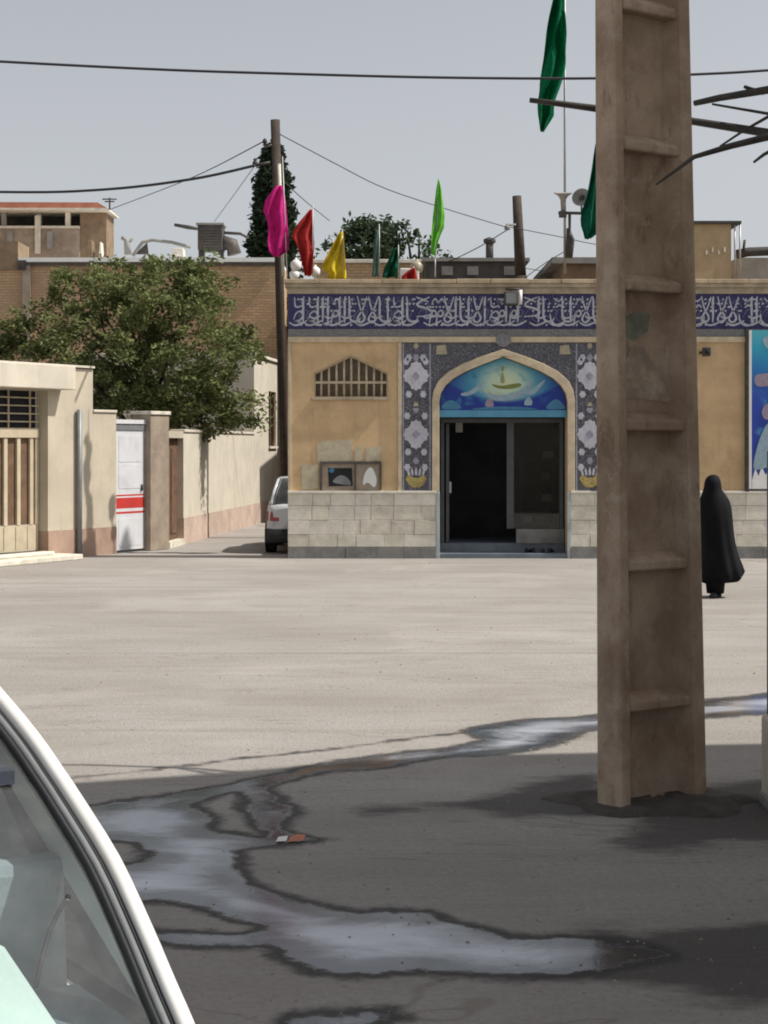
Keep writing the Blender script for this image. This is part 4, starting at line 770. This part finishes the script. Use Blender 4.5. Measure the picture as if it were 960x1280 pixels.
for i,(u,v0,v1,wd,mt,lb) in enumerate(((112,300,322,8,'brownwall','brown block chimney left on the white roof edge'),(125,302,322,4,'stone2','pale narrow stub beside the brown block chimney'),(222,310,320,16,'stone3','low pale heap between hose and cooler'),(254,306,330,5,'iron','dark gutter stub hanging over the white roof edge'))):
    a,b=P(u-wd/2,v1,YB-.3 if i==3 else YB+.5),P(u+wd/2,v0,YB-.3 if i==3 else YB+.5); m=MB(); m.hexa([(a.x,a.y,a.z),(b.x,a.y,a.z),(b.x,a.y+(.1 if i==3 else .5),a.z),(a.x,a.y+(.1 if i==3 else .5),a.z),(a.x+.04,a.y,b.z),(b.x-.03,a.y,b.z),(b.x-.03,a.y+(.1 if i==3 else .45),b.z),(a.x+.04,a.y+(.1 if i==3 else .45),b.z)]); tag(m.build('roof_stub',M[mt],bevel=.02),lb,'roof stub')

# ------------------------------------------------------------------ trees
def leaves(mb, c, rad, n, size, rr, squash=1.):
    for _ in range(n):
        d=Vector((rr.gauss(0,1),rr.gauss(0,1),rr.gauss(0,1))).normalized()*(rr.random()**.45); p=c+Vector((d.x*rad,d.y*rad,d.z*rad*squash))
        a=Vector((rr.gauss(0,1),rr.gauss(0,1),rr.gauss(0,.7))).normalized(); b=a.cross(Vector((rr.gauss(0,1),rr.gauss(0,1),rr.gauss(0,1)))).normalized(); s=size*rr.uniform(.6,1.35)
        mb.v+= [tuple(p-a*s), tuple(p+b*s*.45), tuple(p+a*s), tuple(p-b*s*.45)]; k=len(mb.v); mb.f.append((k-4,k-3,k-2,k-1)); mb.sm.append(False)
rt=random.Random(5)
tx,ty=-4.95,36.2
tree=thing('leafy_tree',(tx,ty,0),'dense green tree leaning over the cream yard wall','tree')
outline=[(28,425,40,22,'l'),(60,400,38,40,''),(95,365,36,42,''),(80,440,45,35,''),(130,345,40,32,''),(150,400,55,55,''),(180,350,45,40,''),(215,345,50,36,''),(255,350,40,40,''),(205,410,60,55,''),(255,405,42,50,''),(150,470,60,45,''),(215,480,60,45,''),(270,455,42,45,''),(300,440,26,26,''),(235,515,50,32,''),(180,505,40,30,''),(285,505,36,28,''),(310,515,22,20,''),(-20,440,40,20,''),(10,435,25,18,''),(125,495,36,24,''),(215,530,55,18,''),(270,525,40,20,''),(185,470,60,40,'')]
crown=MB(); ctrs=[]
for (u,v,ru_,rv_,_) in outline:
    if v<410: v+=12
    n=int(ru_*rv_/88)
    for k in range(n):
        a=rt.uniform(0,2*math.pi); q=rt.random()**.5; uu=u+ru_*q*math.cos(a); vv=v+rv_*q*math.sin(a)
        dist=math.hypot((uu-175)/150,(vv-430)/110); dep=max(.3,1.9*math.sqrt(max(0,1-min(1,dist)**2)))
        Y=ty+rt.uniform(-dep,dep*.6); p=P(uu,vv,ty); p=Vector((p.x,Y,p.z))
        if p.z<2.5 and p.x>(-4.23+.096*(p.y-32.64))-.2 and rt.random()<.5: p.z=2.5
        ctrs.append(p); leaves(crown,p,rt.uniform(.16,.40),rt.randint(60,120),.058,rt,.8)
print('leaf faces',len(crown.f))
crown.build('crown',M['leaf'],tree,fixn=False)
tk=MB(); tk.tube([(tx-.15,ty,0),(tx,ty+.1,1.2),(tx+.1,ty,2.3),(tx,ty,3.3)],[.17,.13,.12,.09],8)
for k in range(16):
    p=rt.choice(ctrs); st_=Vector((tx+rt.uniform(-.05,.1),ty,rt.uniform(1.8,3.2))); mid_=(st_+p)/2+Vector((0,0,.25)); tk.tube([st_,mid_,p],[.06,.035,.012],5)
tk.build('trunk',M['bark'],tree)
def simple_tree(nm,u,vb,vt,hw,Y,mat,label,shape,n,size,cl,seed):
    rr=random.Random(seed); b=P(u,vb,Y); h=P(u,vt,Y); t=thing(nm,(b.x,Y,0),label,'tree'); m=MB()
    for k in range(n):
        f=rr.random(); wd=hw*shape(f)/F*Y; a=rr.uniform(0,2*math.pi); q=rr.random()**.5
        p=Vector((b.x+wd*q*math.cos(a)*rr.uniform(.9,1.05), Y+wd*q*math.sin(a), b.z+(h.z-b.z)*f)); leaves(m,p,cl*rr.uniform(.6,1.2),26,size,rr)
    m.build('crown',mat,t,fixn=False); m=MB(); m.tube([(b.x,Y,0),(b.x,Y,(b.z+h.z)/2),(b.x,Y,h.z-.3)],[.2,.12,.03],7); m.build('trunk',M['bark'],t); return t,b,h
simple_tree('cypress_tree',341,420,186,47,54,M['leafdark'],'tall dark cypress right behind the timber utility pole',lambda f:(1-f)**.6*(.85+.15*math.sin(f*40)),1300,.11,.30,3)
t,b,h=simple_tree('round_tree',465,400,282,62,60,M['leaffar'],'distant bushy tree above the yellow and dark green flags',lambda f:.95 if f<.5 else .9-1.2*(f-.5),120,.13,.42,4)
m=MB(); rr=random.Random(8)
for k in range(70):
    u=rr.gauss(465,34); v=rr.uniform(274,322)+abs(u-462)*.18; leaves(m,P(u,v,60+rr.uniform(-1,1)),rr.uniform(.12,.42),26,.12,rr)
for k in range(9): u=rr.uniform(410,530); m.tube([P(u,330,60),P(u+rr.uniform(-8,8),275+abs(u-465)*.3,60)],[.06,.02],4)
m.build('twig_clumps',M['leaffar'],t,fixn=False)
# bare-twigged tree beyond the right edge; its branches cross the concrete pole
bt=thing('bare_tree',(3.35,9.2,0),'bare dark branches reaching in from the right edge beside the concrete pole','tree')
m=MB(); m.tube([(3.35,9.2,0),(3.3,9.25,1.6),(3.15,9.3,3.0),(3.25,9.35,3.9),(3.3,9.4,4.7)],[.17,.14,.11,.07,.03],9); m.build('trunk',M['bark'],bt)
def br(pts,r,nm='branch'):
    m=MB(); m.tube(smooth_poly([P(u,v,Y) for u,v,Y in pts],4,False),r,7) if not isinstance(r,list) else m.tube([P(u,v,Y) for u,v,Y in pts],r,7); m.build(nm,M['iron'],bt)
TR=(3.15,9.3)
br([(662,125,10.4),(700,129.5,10.4),(750,136,10.4),(870,152,10.3),(960,166,10.1),(1150,215,9.5)],[.016,.02,.024,.024,.028,.045])
br([(868,129,10.3),(900,122,10.2),(960,112,10.0),(1180,150,9.5)],[.018,.022,.026,.045]); br([(930,108,10.1),(940,112,10.1),(955,116,10.05)],[.010,.014,.014],'twig')
br([(820,231,8.9),(868,196,8.95),(915,182,9.0),(960,171,9.1),(1180,200,9.35)],[.005,.013,.018,.022,.045])
br([(890,130,10.2),(925,136,10.2),(960,142,10.1),(1160,190,9.6)],[.007,.009,.01,.03],'twig')
br([(900,183,9.6),(930,163,9.6),(960,146,9.6),(1100,120,9.5)],[.006,.008,.01,.02],'twig')
br([(942,203,9.4),(955,193,9.4),(1000,170,9.4),(1150,190,9.4)],[.007,.010,.016,.03],'twig')

# ------------------------------------------------------------------ concrete ladder pole
pole=thing('concrete_pole',(1.5236,9.529,0),'big tapered concrete power pole with stacked recesses in the shaded foreground','utility pole')
dB=Vector((math.cos(R(35)),math.sin(R(35)))); dA=Vector((-dB.y,dB.x)); c0=Vector((1.5236,9.529))
def pc(a,b,z):      # a in [-1,1] along the wide side, b in [-1,1] through the depth
    w_=.665-.0175*z; t_=.215-.009*z; lean=-.0125*z; q=c0+dB*(a*w_/2)+dA*(b*t_/2); return Vector((q.x+lean,q.y,z))
def pchunk(a0,a1,b0,b1,z0,z1,nm,n=1,bev=.012,b0t=None):
    m=MB(); q=[pc(a0,b0,z0),pc(a1,b0,z0),pc(a1,b1,z0),pc(a0,b1,z0),pc(a0,b0 if b0t is None else b0t,z1),pc(a1,b0 if b0t is None else b0t,z1),pc(a1,b1,z1),pc(a0,b1,z1)]; m.hexa(q); return m.build(nm,M['pole'],pole,bevel=bev)
HT=9.2
m=MB(); m.add([pc(.56,.078,-.3),pc(.659,-.96,-.3),pc(.659,.078,-.3),pc(.56,.078,HT),pc(.659,-.96,HT),pc(.659,.078,HT)],[(0,1,2),(3,5,4),(0,3,4,1),(1,4,5,2),(2,5,3,0)]); m.build('flange_fillet',M['pole'],pole)
pchunk(-1,-.775,-1,1,-.3,HT,'flange',bev=.022); pchunk(.66,1,-1,1,-.3,HT,'flange',bev=.018)
tops=[.55+.782*k for k in range(12)]; z=-.3
pchunk(-.774,.659,.08,.35,-.3,HT,'web',bev=0)
for k,t in enumerate(tops):
    if t+.1>HT: break
    # rib: flat soffit at the recess top, sloping shelf above it
    m=MB(); y0=-.93; q=[pc(-.774,y0,t),pc(.659,y0,t),pc(.659,.078,t+.0),pc(-.774,.078,t+.0),pc(-.774,y0,t+.055),pc(.659,y0,t+.055),pc(.659,.078,t+.105),pc(-.774,.078,t+.105)]; m.hexa(q); m.build('rib',M['pole'],pole,bevel=.012)
    m=MB(); y0=.93; q=[pc(-.774,.352,t),pc(.659,.352,t),pc(.659,y0,t),pc(-.774,y0,t),pc(-.774,.352,t+.15),pc(.659,.352,t+.15),pc(.659,y0,t+.075),pc(-.774,y0,t+.075)]; m.hexa(q); m.build('rib',M['pole'],pole,bevel=.012)
# weathered plaster remains in the third recess
def patch(ptsaz,mat,nm,b=.04):
    m=MB(); n=len(ptsaz); f=[pc(a,b,z_) for a,z_ in ptsaz]; k=[pc(a,.078,z_) for a,z_ in ptsaz]; m.add(f+k,[tuple(range(n))]+[(i,(i+1)%n,n+(i+1)%n,n+i) for i in range(n)]); m.build(nm,mat,pole)
M['render_patch']=surf('render_patch',(.42,.35,.28),.3,6,.9,.012,20,dirt=.5,dirtc=(.24,.15,.11)); M['greenpaint']=surf('greenpaint',(.22,.23,.18),.3,9,.9,.006,30,dirt=.6,dirtc=(.15,.11,.08))
patch([(-.5,2.30),(.55,2.28),(.66,2.45),(.64,2.62),(.5,2.60),(.42,2.50),(.3,2.46),(.1,2.52),(-.1,2.60),(-.4,2.58),(-.62,2.45)],M['render_patch'],'render_patch')
patch([(-.6,2.74),(-.2,2.80),(.1,2.78),(.05,2.68),(-.3,2.62),(-.62,2.66)],M['greenpaint'],'paint_patch',.05)
# iron arm holding on to the pole is a branch; low soil collar at its foot
m=MB(); rings=[]
for i,(r_,z_) in enumerate(((.46,.001),(.40,.022),(.34,.04),(.26,.045),(.05,.046))): rings.append([(1.55+r_*(1.25+.18*math.sin(3*t)+.1*math.sin(7*t+i))*math.cos(t), 9.56+r_*(.9+.12*math.sin(5*t))*math.sin(t), z_+.008*math.sin(6*t+i)*(i>0)) for t in [k*math.pi/20 for k in range(40)]])
M['gravel']=surf('gravel',(.27,.24,.205),.4,9,.95,.0,25)
M['soil']=surf('soil',(.085,.075,.065),.3,6,.95,.015,25,dirt=.3)
m.loft(rings,cap=False); tag(m.build('soil_mound',M['soil']),'dark damp soil heaped around the foot of the concrete pole','soil',kind='stuff')

# ------------------------------------------------------------------ concrete block and thin post at the right edge
kb=thing('concrete_block',(P(968,0,9.2).x,9.3,0),'pale concrete bollard block cut off by the right edge','block')
a=P(951,0,9.6).x; m=MB(); m.box((a,9.2,0),(a+.32,9.6,.50)); m.build('block_body',M['stone2'],kb,bevel=.02); m=MB(); m.box((a-.015,9.16,-.02),(a+.36,9.60,.065)); m.build('block_foot',M['grey'],kb,bevel=.015)
m=MB(); m.box((a+.02,9.23,.502),(a+.30,9.57,.53)); m.build('block_cap',M['stone2'],kb,bevel=.01)
a=P(957.5,0,9.4).x; m=MB(); m.tube([(a+.03,9.4,.531),(a+.03,9.4,2.0)],.025,8); tag(m.build('metal_post',M['greymetal'],bevel=0),'thin grey post rising from the concrete block at the right edge','post')

# ------------------------------------------------------------------ woman in a black chador
YP=22.3
pp=P(897,747,YP)
per=thing('person',(pp.x+.02,YP,0),'person seen from behind in a long black chador, walking past the mosque','person')
def ring(cx,cy,rx,ry,z,n=40,fold=0,ph=0,hang=0):
    out=[]
    for k in range(n):
        t=2*math.pi*k/n; q=1+fold*(math.sin(7*t+ph)+.7*math.sin(13*t+ph*2)+.4*math.sin(4*t+1)); out.append((pp.x+cx+rx*q*math.cos(t), YP+cy+ry*q*math.sin(t), z+hang*math.sin(3*t+1)+(.16*cx/.06*max(0,math.cos(t))*.35 if hang else 0)))
    return out
# body under the cloth: one continuous skinned figure
bme=bpy.data.meshes.new('body'); V=[(0,0,.86),(0,0,1.08),(0,0,1.30),(0,-.0,1.40),(0,.01,1.50),(.06,0,.82),(.05,.08,.46),(.03,.06,.09),(.03,.10,.05),(-.09,0,.82),(-.05,-.02,.47),(-.05,.02,.09),(-.05,.07,.05),(.08,0,1.28),(.09,.03,1.06),(.06,.10,1.00),(.03,.12,1.03),(-.11,0,1.28),(-.12,.03,1.06),(-.09,.10,1.00),(-.05,.12,1.03)]
E=[(0,1),(1,2),(2,3),(3,4),(0,5),(5,6),(6,7),(7,8),(0,9),(9,10),(10,11),(11,12),(2,13),(13,14),(14,15),(15,16),(2,17),(17,18),(18,19),(19,20)]
Rr=[.12,.10,.10,.05,.085,.09,.06,.042,.035,.09,.06,.042,.035,.055,.042,.032,.03,.055,.042,.032,.03]
bme.from_pydata(V,E,[]); bo=bpy.data.objects.new('body',bme); COL.objects.link(bo); bo.parent=per; bo.scale=(.92,.92,.98)
sm_=bo.modifiers.new('skin','SKIN'); 
for i,vv in enumerate(bme.skin_vertices[0].data): vv.radius=(Rr[i],Rr[i]); vv.use_root=(i==0)
bo.modifiers.new('sub','SUBSURF').levels=1; bo.modifiers['sub'].render_levels=2; bme.materials.append(M['skin'])
m=MB(); rings=[ring(.085,.06,.325,.26,.155,fold=.075,ph=.3,hang=.035),ring(.055,.05,.275,.245,.35,fold=.07,ph=.35,hang=.01),ring(.015,.03,.235,.22,.62,fold=.045,ph=.5),ring(-.01,.01,.215,.2,.90,fold=.032,ph=.7),ring(-.03,0,.225,.195,1.12,fold=.014,ph=.8),ring(-.04,0,.212,.168,1.27,fold=.01,ph=1.),ring(-.05,0,.165,.145,1.36,fold=.008),ring(-.065,.0,.122,.125,1.43,fold=.006),ring(-.065,.0,.112,.122,1.50,fold=.004),ring(-.065,.0,.105,.115,1.555),ring(-.06,.01,.082,.09,1.60),ring(-.055,.01,.05,.055,1.625),ring(-.055,.01,.015,.015,1.634)]
m.loft(rings); co=m.build('chador',M['chador'],per); sb_=co.modifiers.new('sub','SUBSURF'); sb_.levels=1; sb_.render_levels=1
m=MB(); m.loft([[(pp.x-.03+.16*math.cos(t)*s,YP+.0+.13*math.sin(t)*s,z_) for t in [k*math.pi/8 for k in range(16)]] for s,z_ in ((.72,.06),(.85,.25),(.95,.5))]); m.build('skirt',M['chador'],per)
for dx,dy,rz in ((-.07,-.05,.0),(.02,.10,0)):
    m=MB(); rings=[]
    for yy_,wd,h in ((-.12,.03,.05),(-.08,.04,.085),(0,.04,.07),(.08,.045,.045),(.13,.02,.02)): rings.append([(pp.x+dx+wd*math.cos(q),YP+dy+yy_,h*.5+h*.5*math.sin(q)) for q in [k*math.pi/4 for k in range(8)]])
    m.loft(rings); m.build('shoe',M['plastic'],per)

# ------------------------------------------------------------------ cars
def make_car(name, root_loc, rz, pillar, label, p):
    """pillar: list of (x back-to-front, half width, z) from the tail deck up to the roof; local +x = forward, tail faces -x"""
    t=thing(name,root_loc,label,'car',rz=rz)
    L_,W,hb,zf=p['len'],p['w'],p['deck'],p['clear']; xr=p['tail']; xf=xr+L_; xw=pillar[0][0]; top=pillar[-1]
    def body_ring(x,wd,zt_,zb_):   # half-profile, mirrored
        pr=[(wd*.93,zb_),(wd,zb_+.12),(wd*1.0,zb_+(zt_-zb_)*.55),(wd*.975,zt_-.07),(wd*.93,zt_-.015),(wd*.6,zt_+.012),(0,zt_+.02)]
        r=[(x,-a,z_) for a,z_ in pr]+[(x,a,z_) for a,z_ in pr[-2::-1]]; return r
    hd=W/2; rl=[(0,.80,hb-.10,zf+.10),(.05,.90,hb-.03,zf+.03),(.16,.96,hb,zf),(.7,1,hb+.005,zf),(1.6,1,hb+.01,zf),(2.6,1,hb,zf),(3.1,.99,hb-.02,zf),(L_-.45,.95,hb-.10,zf),(L_-.12,.86,hb-.19,zf+.02),(L_,.74,hb-.30,zf+.1)]
    m=MB(); m.loft([body_ring(xr+a,hd*b,c,d) for a,b,c,d in rl]); m.build('body',p['mat'],t,world=False)
    # greenhouse: rear glass lofted between the two pillars
    ps=pillar; m=MB(); g_rows=[]
    for (x,hw,z_) in ps: 
        row=[]
        for k in range(13):
            s=-1+2*k/12; row.append((x-.05*(1-s*s)*(.6) , s*(hw-p['pw']*2.1), z_-.012+.015*(1-s*s)))
        g_rows.append(row)
    m.loft(g_rows,closed=False,cap=False); m.build('rear_window',M['carglass'] if p['clearglass'] else M['tintglass'],t,world=False)
    def strip(o0,o1,lift,mat,nm,par=t):
        for sgn in (-1,1):
            m=MB(); rings=[]
            for (x,hw,z_) in ps:
                y0,y1=sgn*(hw-o0),sgn*(hw-o1); rings.append([(x,y0,z_-.03),(x,y0,z_+lift-.006),(x-.004,y0+(y1-y0)*.2,z_+lift),(x-.004,y0+(y1-y0)*.8,z_+lift),(x,y1,z_+lift-.006),(x,y1,z_-.03)])
            m.loft(rings); m.build(nm,mat,par,world=False)
    w_=p['pw']; strip(-.010,-.0005,-.010,M['plastic'],'pillar_seal'); strip(0,w_,.014,p['mat'],'rear_pillar'); strip(w_+.0005,w_*1.32,-.006,M['plastic'],'drip_groove'); strip(w_*1.33,w_*1.85,.002,M['greyplastic'],'window_trim'); strip(w_*1.86,w_*2.25,.0,M['plastic'],'window_seal')
    # roof
    xq=p['roof_front']; zt_=top[2]; m=MB(); rows=[]
    for f in (0,.15,.4,.7,1.):
        x=top[0]+(xq-top[0])*f; z_=zt_+.035*math.sin(math.pi*(.15+.7*f))-.016; hw=top[1]+.012*math.sin(math.pi*f); rows.append([(x,s*hw,z_+.035*(1-s*s)-(.03 if abs(s)==1 else 0)) for s in [-1,-.97,-.8,-.5,0,.5,.8,.97,1]])
    m.loft(rows,closed=False,cap=False); o=m.build('roof',p['mat'],t,world=False); so=o.modifiers.new('thick','SOLIDIFY'); so.thickness=.03; so.offset=-1
    # windscreen and side glass
    xc=p['cowl']; zc=hb+.0; wr=top[1]; m=MB(); m.loft([[(xc,s*(hd*.82),zc) for s in (-1,-.5,0,.5,1)],[(xq,s*(wr-.05),zt_-.02) for s in (-1,-.5,0,.5,1)]],closed=False,cap=False); m.build('windscreen',M['carglass'] if p['clearglass'] else M['tintglass'],t,world=False)
    for sg in (-1,1):
        m=MB(); m.tube([(xc,sg*hd*.84,zc),((xc+xq)/2,sg*(hd*.84+wr)/2,(zc+zt_)/2+.03),(xq,sg*(wr-.01),zt_-.01)],.03,6); m.build('front_pillar',p['mat'],t,world=False)
        xb=(top[0]+xq)/2+.1; m=MB(); m.tube([(xb,sg*hd*.93,hb),(xb,sg*(wr),zt_-.02)],.03,6); m.build('middle_pillar',M['plastic'],t,world=False)
        lo_=[(ps[0][0]+.22,sg*hd*.92,hb+.005),(xc-.05,sg*hd*.92,hb+.005)]; hi=[(xq-.1,sg*(wr+.0),zt_-.045),(top[0]+.15,sg*(wr+.0),zt_-.05)]
        m=MB(); m.add(lo_+hi,[(0,1,2,3)]); m.build('side_window',M['tintglass'],t,world=False)
        # sail panel between rear pillar and side glass
        k=len(ps); pts=[(ps[i][0],sg*(ps[i][1]-.002),ps[i][2]-.012) for i in range(k)]; b0=[(ps[0][0]+.22+(top[0]+.15-ps[0][0]-.22)*i/(k-1), sg*(hd*.92+(wr-hd*.92)*i/(k-1)), hb+.005+(zt_-.05-hb-.005)*i/(k-1)) for i in range(k)]
        m=MB(); m.loft([pts,b0],closed=False,cap=False); m.build('quarter_panel',p['mat'],t,world=False)
        # lamps, bumper ends
        m=MB(); m.loft([[(xr-.012,sg*hd*.84,hb-.32),(xr-.012,sg*hd*.66,hb-.32),(xr+.02,sg*hd*.66,hb-.14),(xr+.02,sg*hd*.84,hb-.14)],[(xr+.16,sg*hd*.985,hb-.32),(xr+.06,sg*hd*.66,hb-.32),(xr+.06,sg*hd*.66,hb-.14),(xr+.16,sg*hd*.965,hb-.14)]],smooth=False); m.build('tail_light',M['taillight'],t,world=False,bevel=.01)
        for x in (xr+p['wx'][0],xr+p['wx'][1]):
            y=sg*(hd-.10); m=MB(); m.lathe([(.17,-.09),(.27,-.09),(.29,-.06),(.29,.06),(.27,.09),(.17,.09)],(x,y,.29),'y',24); ty_=m.build('tyre',M['tyre'],t,world=False)
            m=MB(); m.lathe([(.001,-.06),(.05,-.062),(.17,-.05),(.18,-.085),(.18,.085),(.17,.05),(.05,.062),(.001,.06)],(x,y,.29),'y',18); m.build('rim',M['rim'],t,world=False)
            m=MB(); m.lathe([(.001,-.012),(.335,-.012),(.335,.012),(.001,.012)],(x,sg*(hd-.006),.32),'y',24); m.build('wheel_arch',M['tyre'],t,world=False)
    m=MB(); rings=[]
    for s in (-1,-.97,-.85,-.5,0,.5,.85,.97,1):
        y=s*hd*1.0; xx=xr-.10+.10*abs(s)**4*1.6; z0_,z1_=zf-.02,zf+.24; rings.append([(xx,y,z0_),(xx-.02,y,z0_+.08),(xx,y,z1_),(xx+.14,y,z1_),(xx+.14,y,z0_)])
    m.loft(rings); m.build('bumper',M['plastic'] if not p['clearglass'] else p['mat'],t,world=False)
    m=MB(); m.box((xr-.012,-.26,hb-.30),(xr+.012,.26,hb-.18)); m.build('number_plate',M['white'],t,world=False,bevel=.004)
    m=MB(); m.box((xr+.6,-hd*.8,.2),(xf-.5,hd*.8,.34)); m.build('underbody',M['tyre'],t,world=False)
    return t
# the near car: its pillar runs along the traced edge
edge=[(264,1335),(242,1280),(220,1230),(190,1160),(150,1075),(100,995),(80,965),(50,922),(0,862),(-60,800)]
Fd=Vector((-.545,.839)); Rt=Vector((.839,.545))
W3=[]
for (u,v) in [tuple(q)[:2] for q in smooth_poly([(a,b,0) for a,b in edge],3,False)]:
    f=(1280-v)/(1280-862); Y=3.30+.58*f**1.0+(.10*max(0,f-.8)); W3.append(P(u,v,Y))
orig=Vector((W3[0].x,W3[0].y))-Rt*.70; loc2=[]
for p3 in W3:
    d=Vector((p3.x,p3.y))-orig; loc2.append((d.dot(Fd), -d.dot(Rt)*-1, p3.z))
print('pillar local',[(round(a,2),round(b,2),round(c,2)) for a,b,c in loc2])
near=make_car('parked_car',(orig.x,orig.y,0),math.atan2(Fd.y,Fd.x),loc2,'white car at the bottom left corner, only its rear window and pillar in view',
   dict(len=4.4,w=1.56,deck=.80,clear=.24,tail=-.62,mat=M['carwhite'],pw=.034,clearglass=True,roof_front=2.15,cowl=2.85,wx=(.95,3.55)))
# inside the near car
m=MB(); m.box((-.02,-.66,.78),(.56,.66,.865)); m.build('parcel_shelf',M['shelf'],near,world=False,bevel=.01)
m=MB(); m.hexa([(.57,-.665,.50),(.72,-.665,.50),(.72,.665,.50),(.57,.665,.50),(.60,-.655,1.135),(.68,-.655,1.135),(.68,.655,1.135),(.60,.655,1.135)]); m.build('rear_seat',M['seatcover'],near,world=False,bevel=.03)
m=MB(); m.hexa([(.04,-.46,.87),(.43,-.46,.87),(.43,.30,.87),(.04,.30,.87),(.07,-.45,.915),(.42,-.44,1.03),(.42,.28,1.03),(.07,.28,.915)]); m.build('folded_cloth',M['mint'],near,world=False,bevel=.02)
m=MB(); m.box((.62,-.54,1.30),(2.1,.54,1.33)); m.build('headliner',M['cloth_in'],near,world=False)
for sg in (-1,1):
    m=MB(); m.box((.35,sg*.69-.02,.5),(2.4,sg*.69+.02,.80)); m.build('inner_panel',M['cloth_in'],near,world=False)
    m=MB(); m.hexa([(1.25,sg*.32-.22,.5),(1.45,sg*.32-.22,.5),(1.45,sg*.32+.22,.5),(1.25,sg*.32+.22,.5),(1.15,sg*.32-.2,1.2),(1.3,sg*.32-.2,1.2),(1.3,sg*.32+.2,1.2),(1.15,sg*.32+.2,1.2)]); m.build('front_seat',M['cloth_in'],near,world=False,bevel=.03)
cw=[P(98,1126,3.42),P(86,1145,3.42),P(74,1170,3.40),P(64,1205,3.36),P(56,1242,3.3)]
m=MB(); q=[]
for p3 in cw:
    d=Vector((p3.x,p3.y))-orig; q.append((d.dot(Fd)+.05,d.dot(Rt),p3.z))
m.tube([(a,-b,c) for a,b,c in q],.006,6); m.build('belt',M['plastic'],near,world=False)

# small hatchback nose-in behind the mosque corner
hp=[(.0,.70,.92),(.06,.69,1.02),(.16,.66,1.16),(.27,.62,1.29),(.38,.60,1.36),(.55,.59,1.39)]
rx=P(331,0,31.3).x
hatch=make_car('parked_car',(rx+.80,31.3,0),R(90),[(a,b,c) for a,b,c in hp],'small silver white hatchback poking out from behind the left corner of the mosque',
   dict(len=3.7,w=1.60,deck=.93,clear=.22,tail=-.10,mat=M['carwhite2'],pw=.05,clearglass=False,roof_front=1.75,cowl=2.35,wx=(.55,2.9)))

# ------------------------------------------------------------------ litter and grit
m=MB(); g_=G(372,1051); m.add([(g_.x-.05,g_.y-.05,.006),(g_.x+.03,g_.y-.04,.012),(g_.x+.04,g_.y+.03,.025),(g_.x-.04,g_.y+.05,.010),(g_.x,g_.y,.035)],[(0,1,4),(1,2,4),(2,3,4),(3,0,4)])
tag(m.build('wrapper',M['roofred']),'crumpled red wrapper lying in the wet streak','litter')
m=MB(); m.add([(g_.x-.11,g_.y-.05,.008),(g_.x-.055,g_.y-.06,.014),(g_.x-.05,g_.y+.03,.02),(g_.x-.10,g_.y+.04,.012)],[(0,1,2,3)]); m.build('torn_end',M['white'],[x for x in bpy.data.objects if x.name=='wrapper'][0])
m=MB(); rr=random.Random(21)
for k in range(1500):
    Y=5.6+rr.random()**1.3*24; X=rr.uniform(-.26,.26)*Y; s=rr.choice([.004,.005,.006,.007,.010])*rr.uniform(.7,1.3)
    if s>.012 and Y>14: s*=1.3
    a=rr.uniform(0,3); ca,sa=math.cos(a)*s,math.sin(a)*s; z_=s*.7
    m.add([(X-ca,Y-sa,0),(X+sa,Y-ca,0),(X+ca,Y+sa,0),(X-sa,Y+ca,0),(X-.2*ca,Y-.1*sa,z_),(X+.4*ca,Y+.3*sa,z_*.8)],[(0,1,4),(1,2,5),(1,5,4),(2,3,5),(3,4,5),(3,0,4)])
tag(m.build('gravel',M['gravel'],fixn=False,loc=(0,10,0)),'loose small stones strewn over the dusty square','gravel',kind='stuff')

# ------------------------------------------------------------------ unseen tall building right of the frame, footprint shaped to throw the foreground shade
hgt=8.5; fp=[(4.0,9.42),(4.71,9.52),(5.41,9.77),(6.11,10.07),(7.03,10.42),(8.01,10.52),(8.81,10.82),(13,11.2),(13,3.9),(4.0,3.9)]
sb2=thing('shade_building',(8,8,0),'unseen tall cream building right of the camera, shaped to throw the foreground shade','building')
m=MB(); n=len(fp); m.add([(x,y,0) for x,y in fp]+[(x,y,hgt) for x,y in fp],[tuple(range(n)),tuple(range(n,2*n))]+[(i,(i+1)%n,n+(i+1)%n,n+i) for i in range(n)]); m.build('wall',M['cream'],sb2)
for k in range(2):
    for z_ in (4.2,):
        y=4.9+k*2.1; m=MB(); m.box((3.94,y,z_),(3.998,y+1.2,z_+1.4)); wn_=m.build('window',M['beigemetal'],sb2); m=MB(); m.box((3.92,y+.08,z_+.08),(3.939,y+1.12,z_+1.32)); m.build('pane',M['dark'],wn_)
m=MB(); m.box((3.93,4.9,0),(3.998,8.1,2.7)); sh_=m.build('shop_shutter',M['greymetal'],sb2)
for k in range(18): m=MB(); m.box((3.905,4.93,.1+k*.145),(3.929,8.07,.21+k*.145)); m.build('shutter_slat',M['greymetal'],sh_)
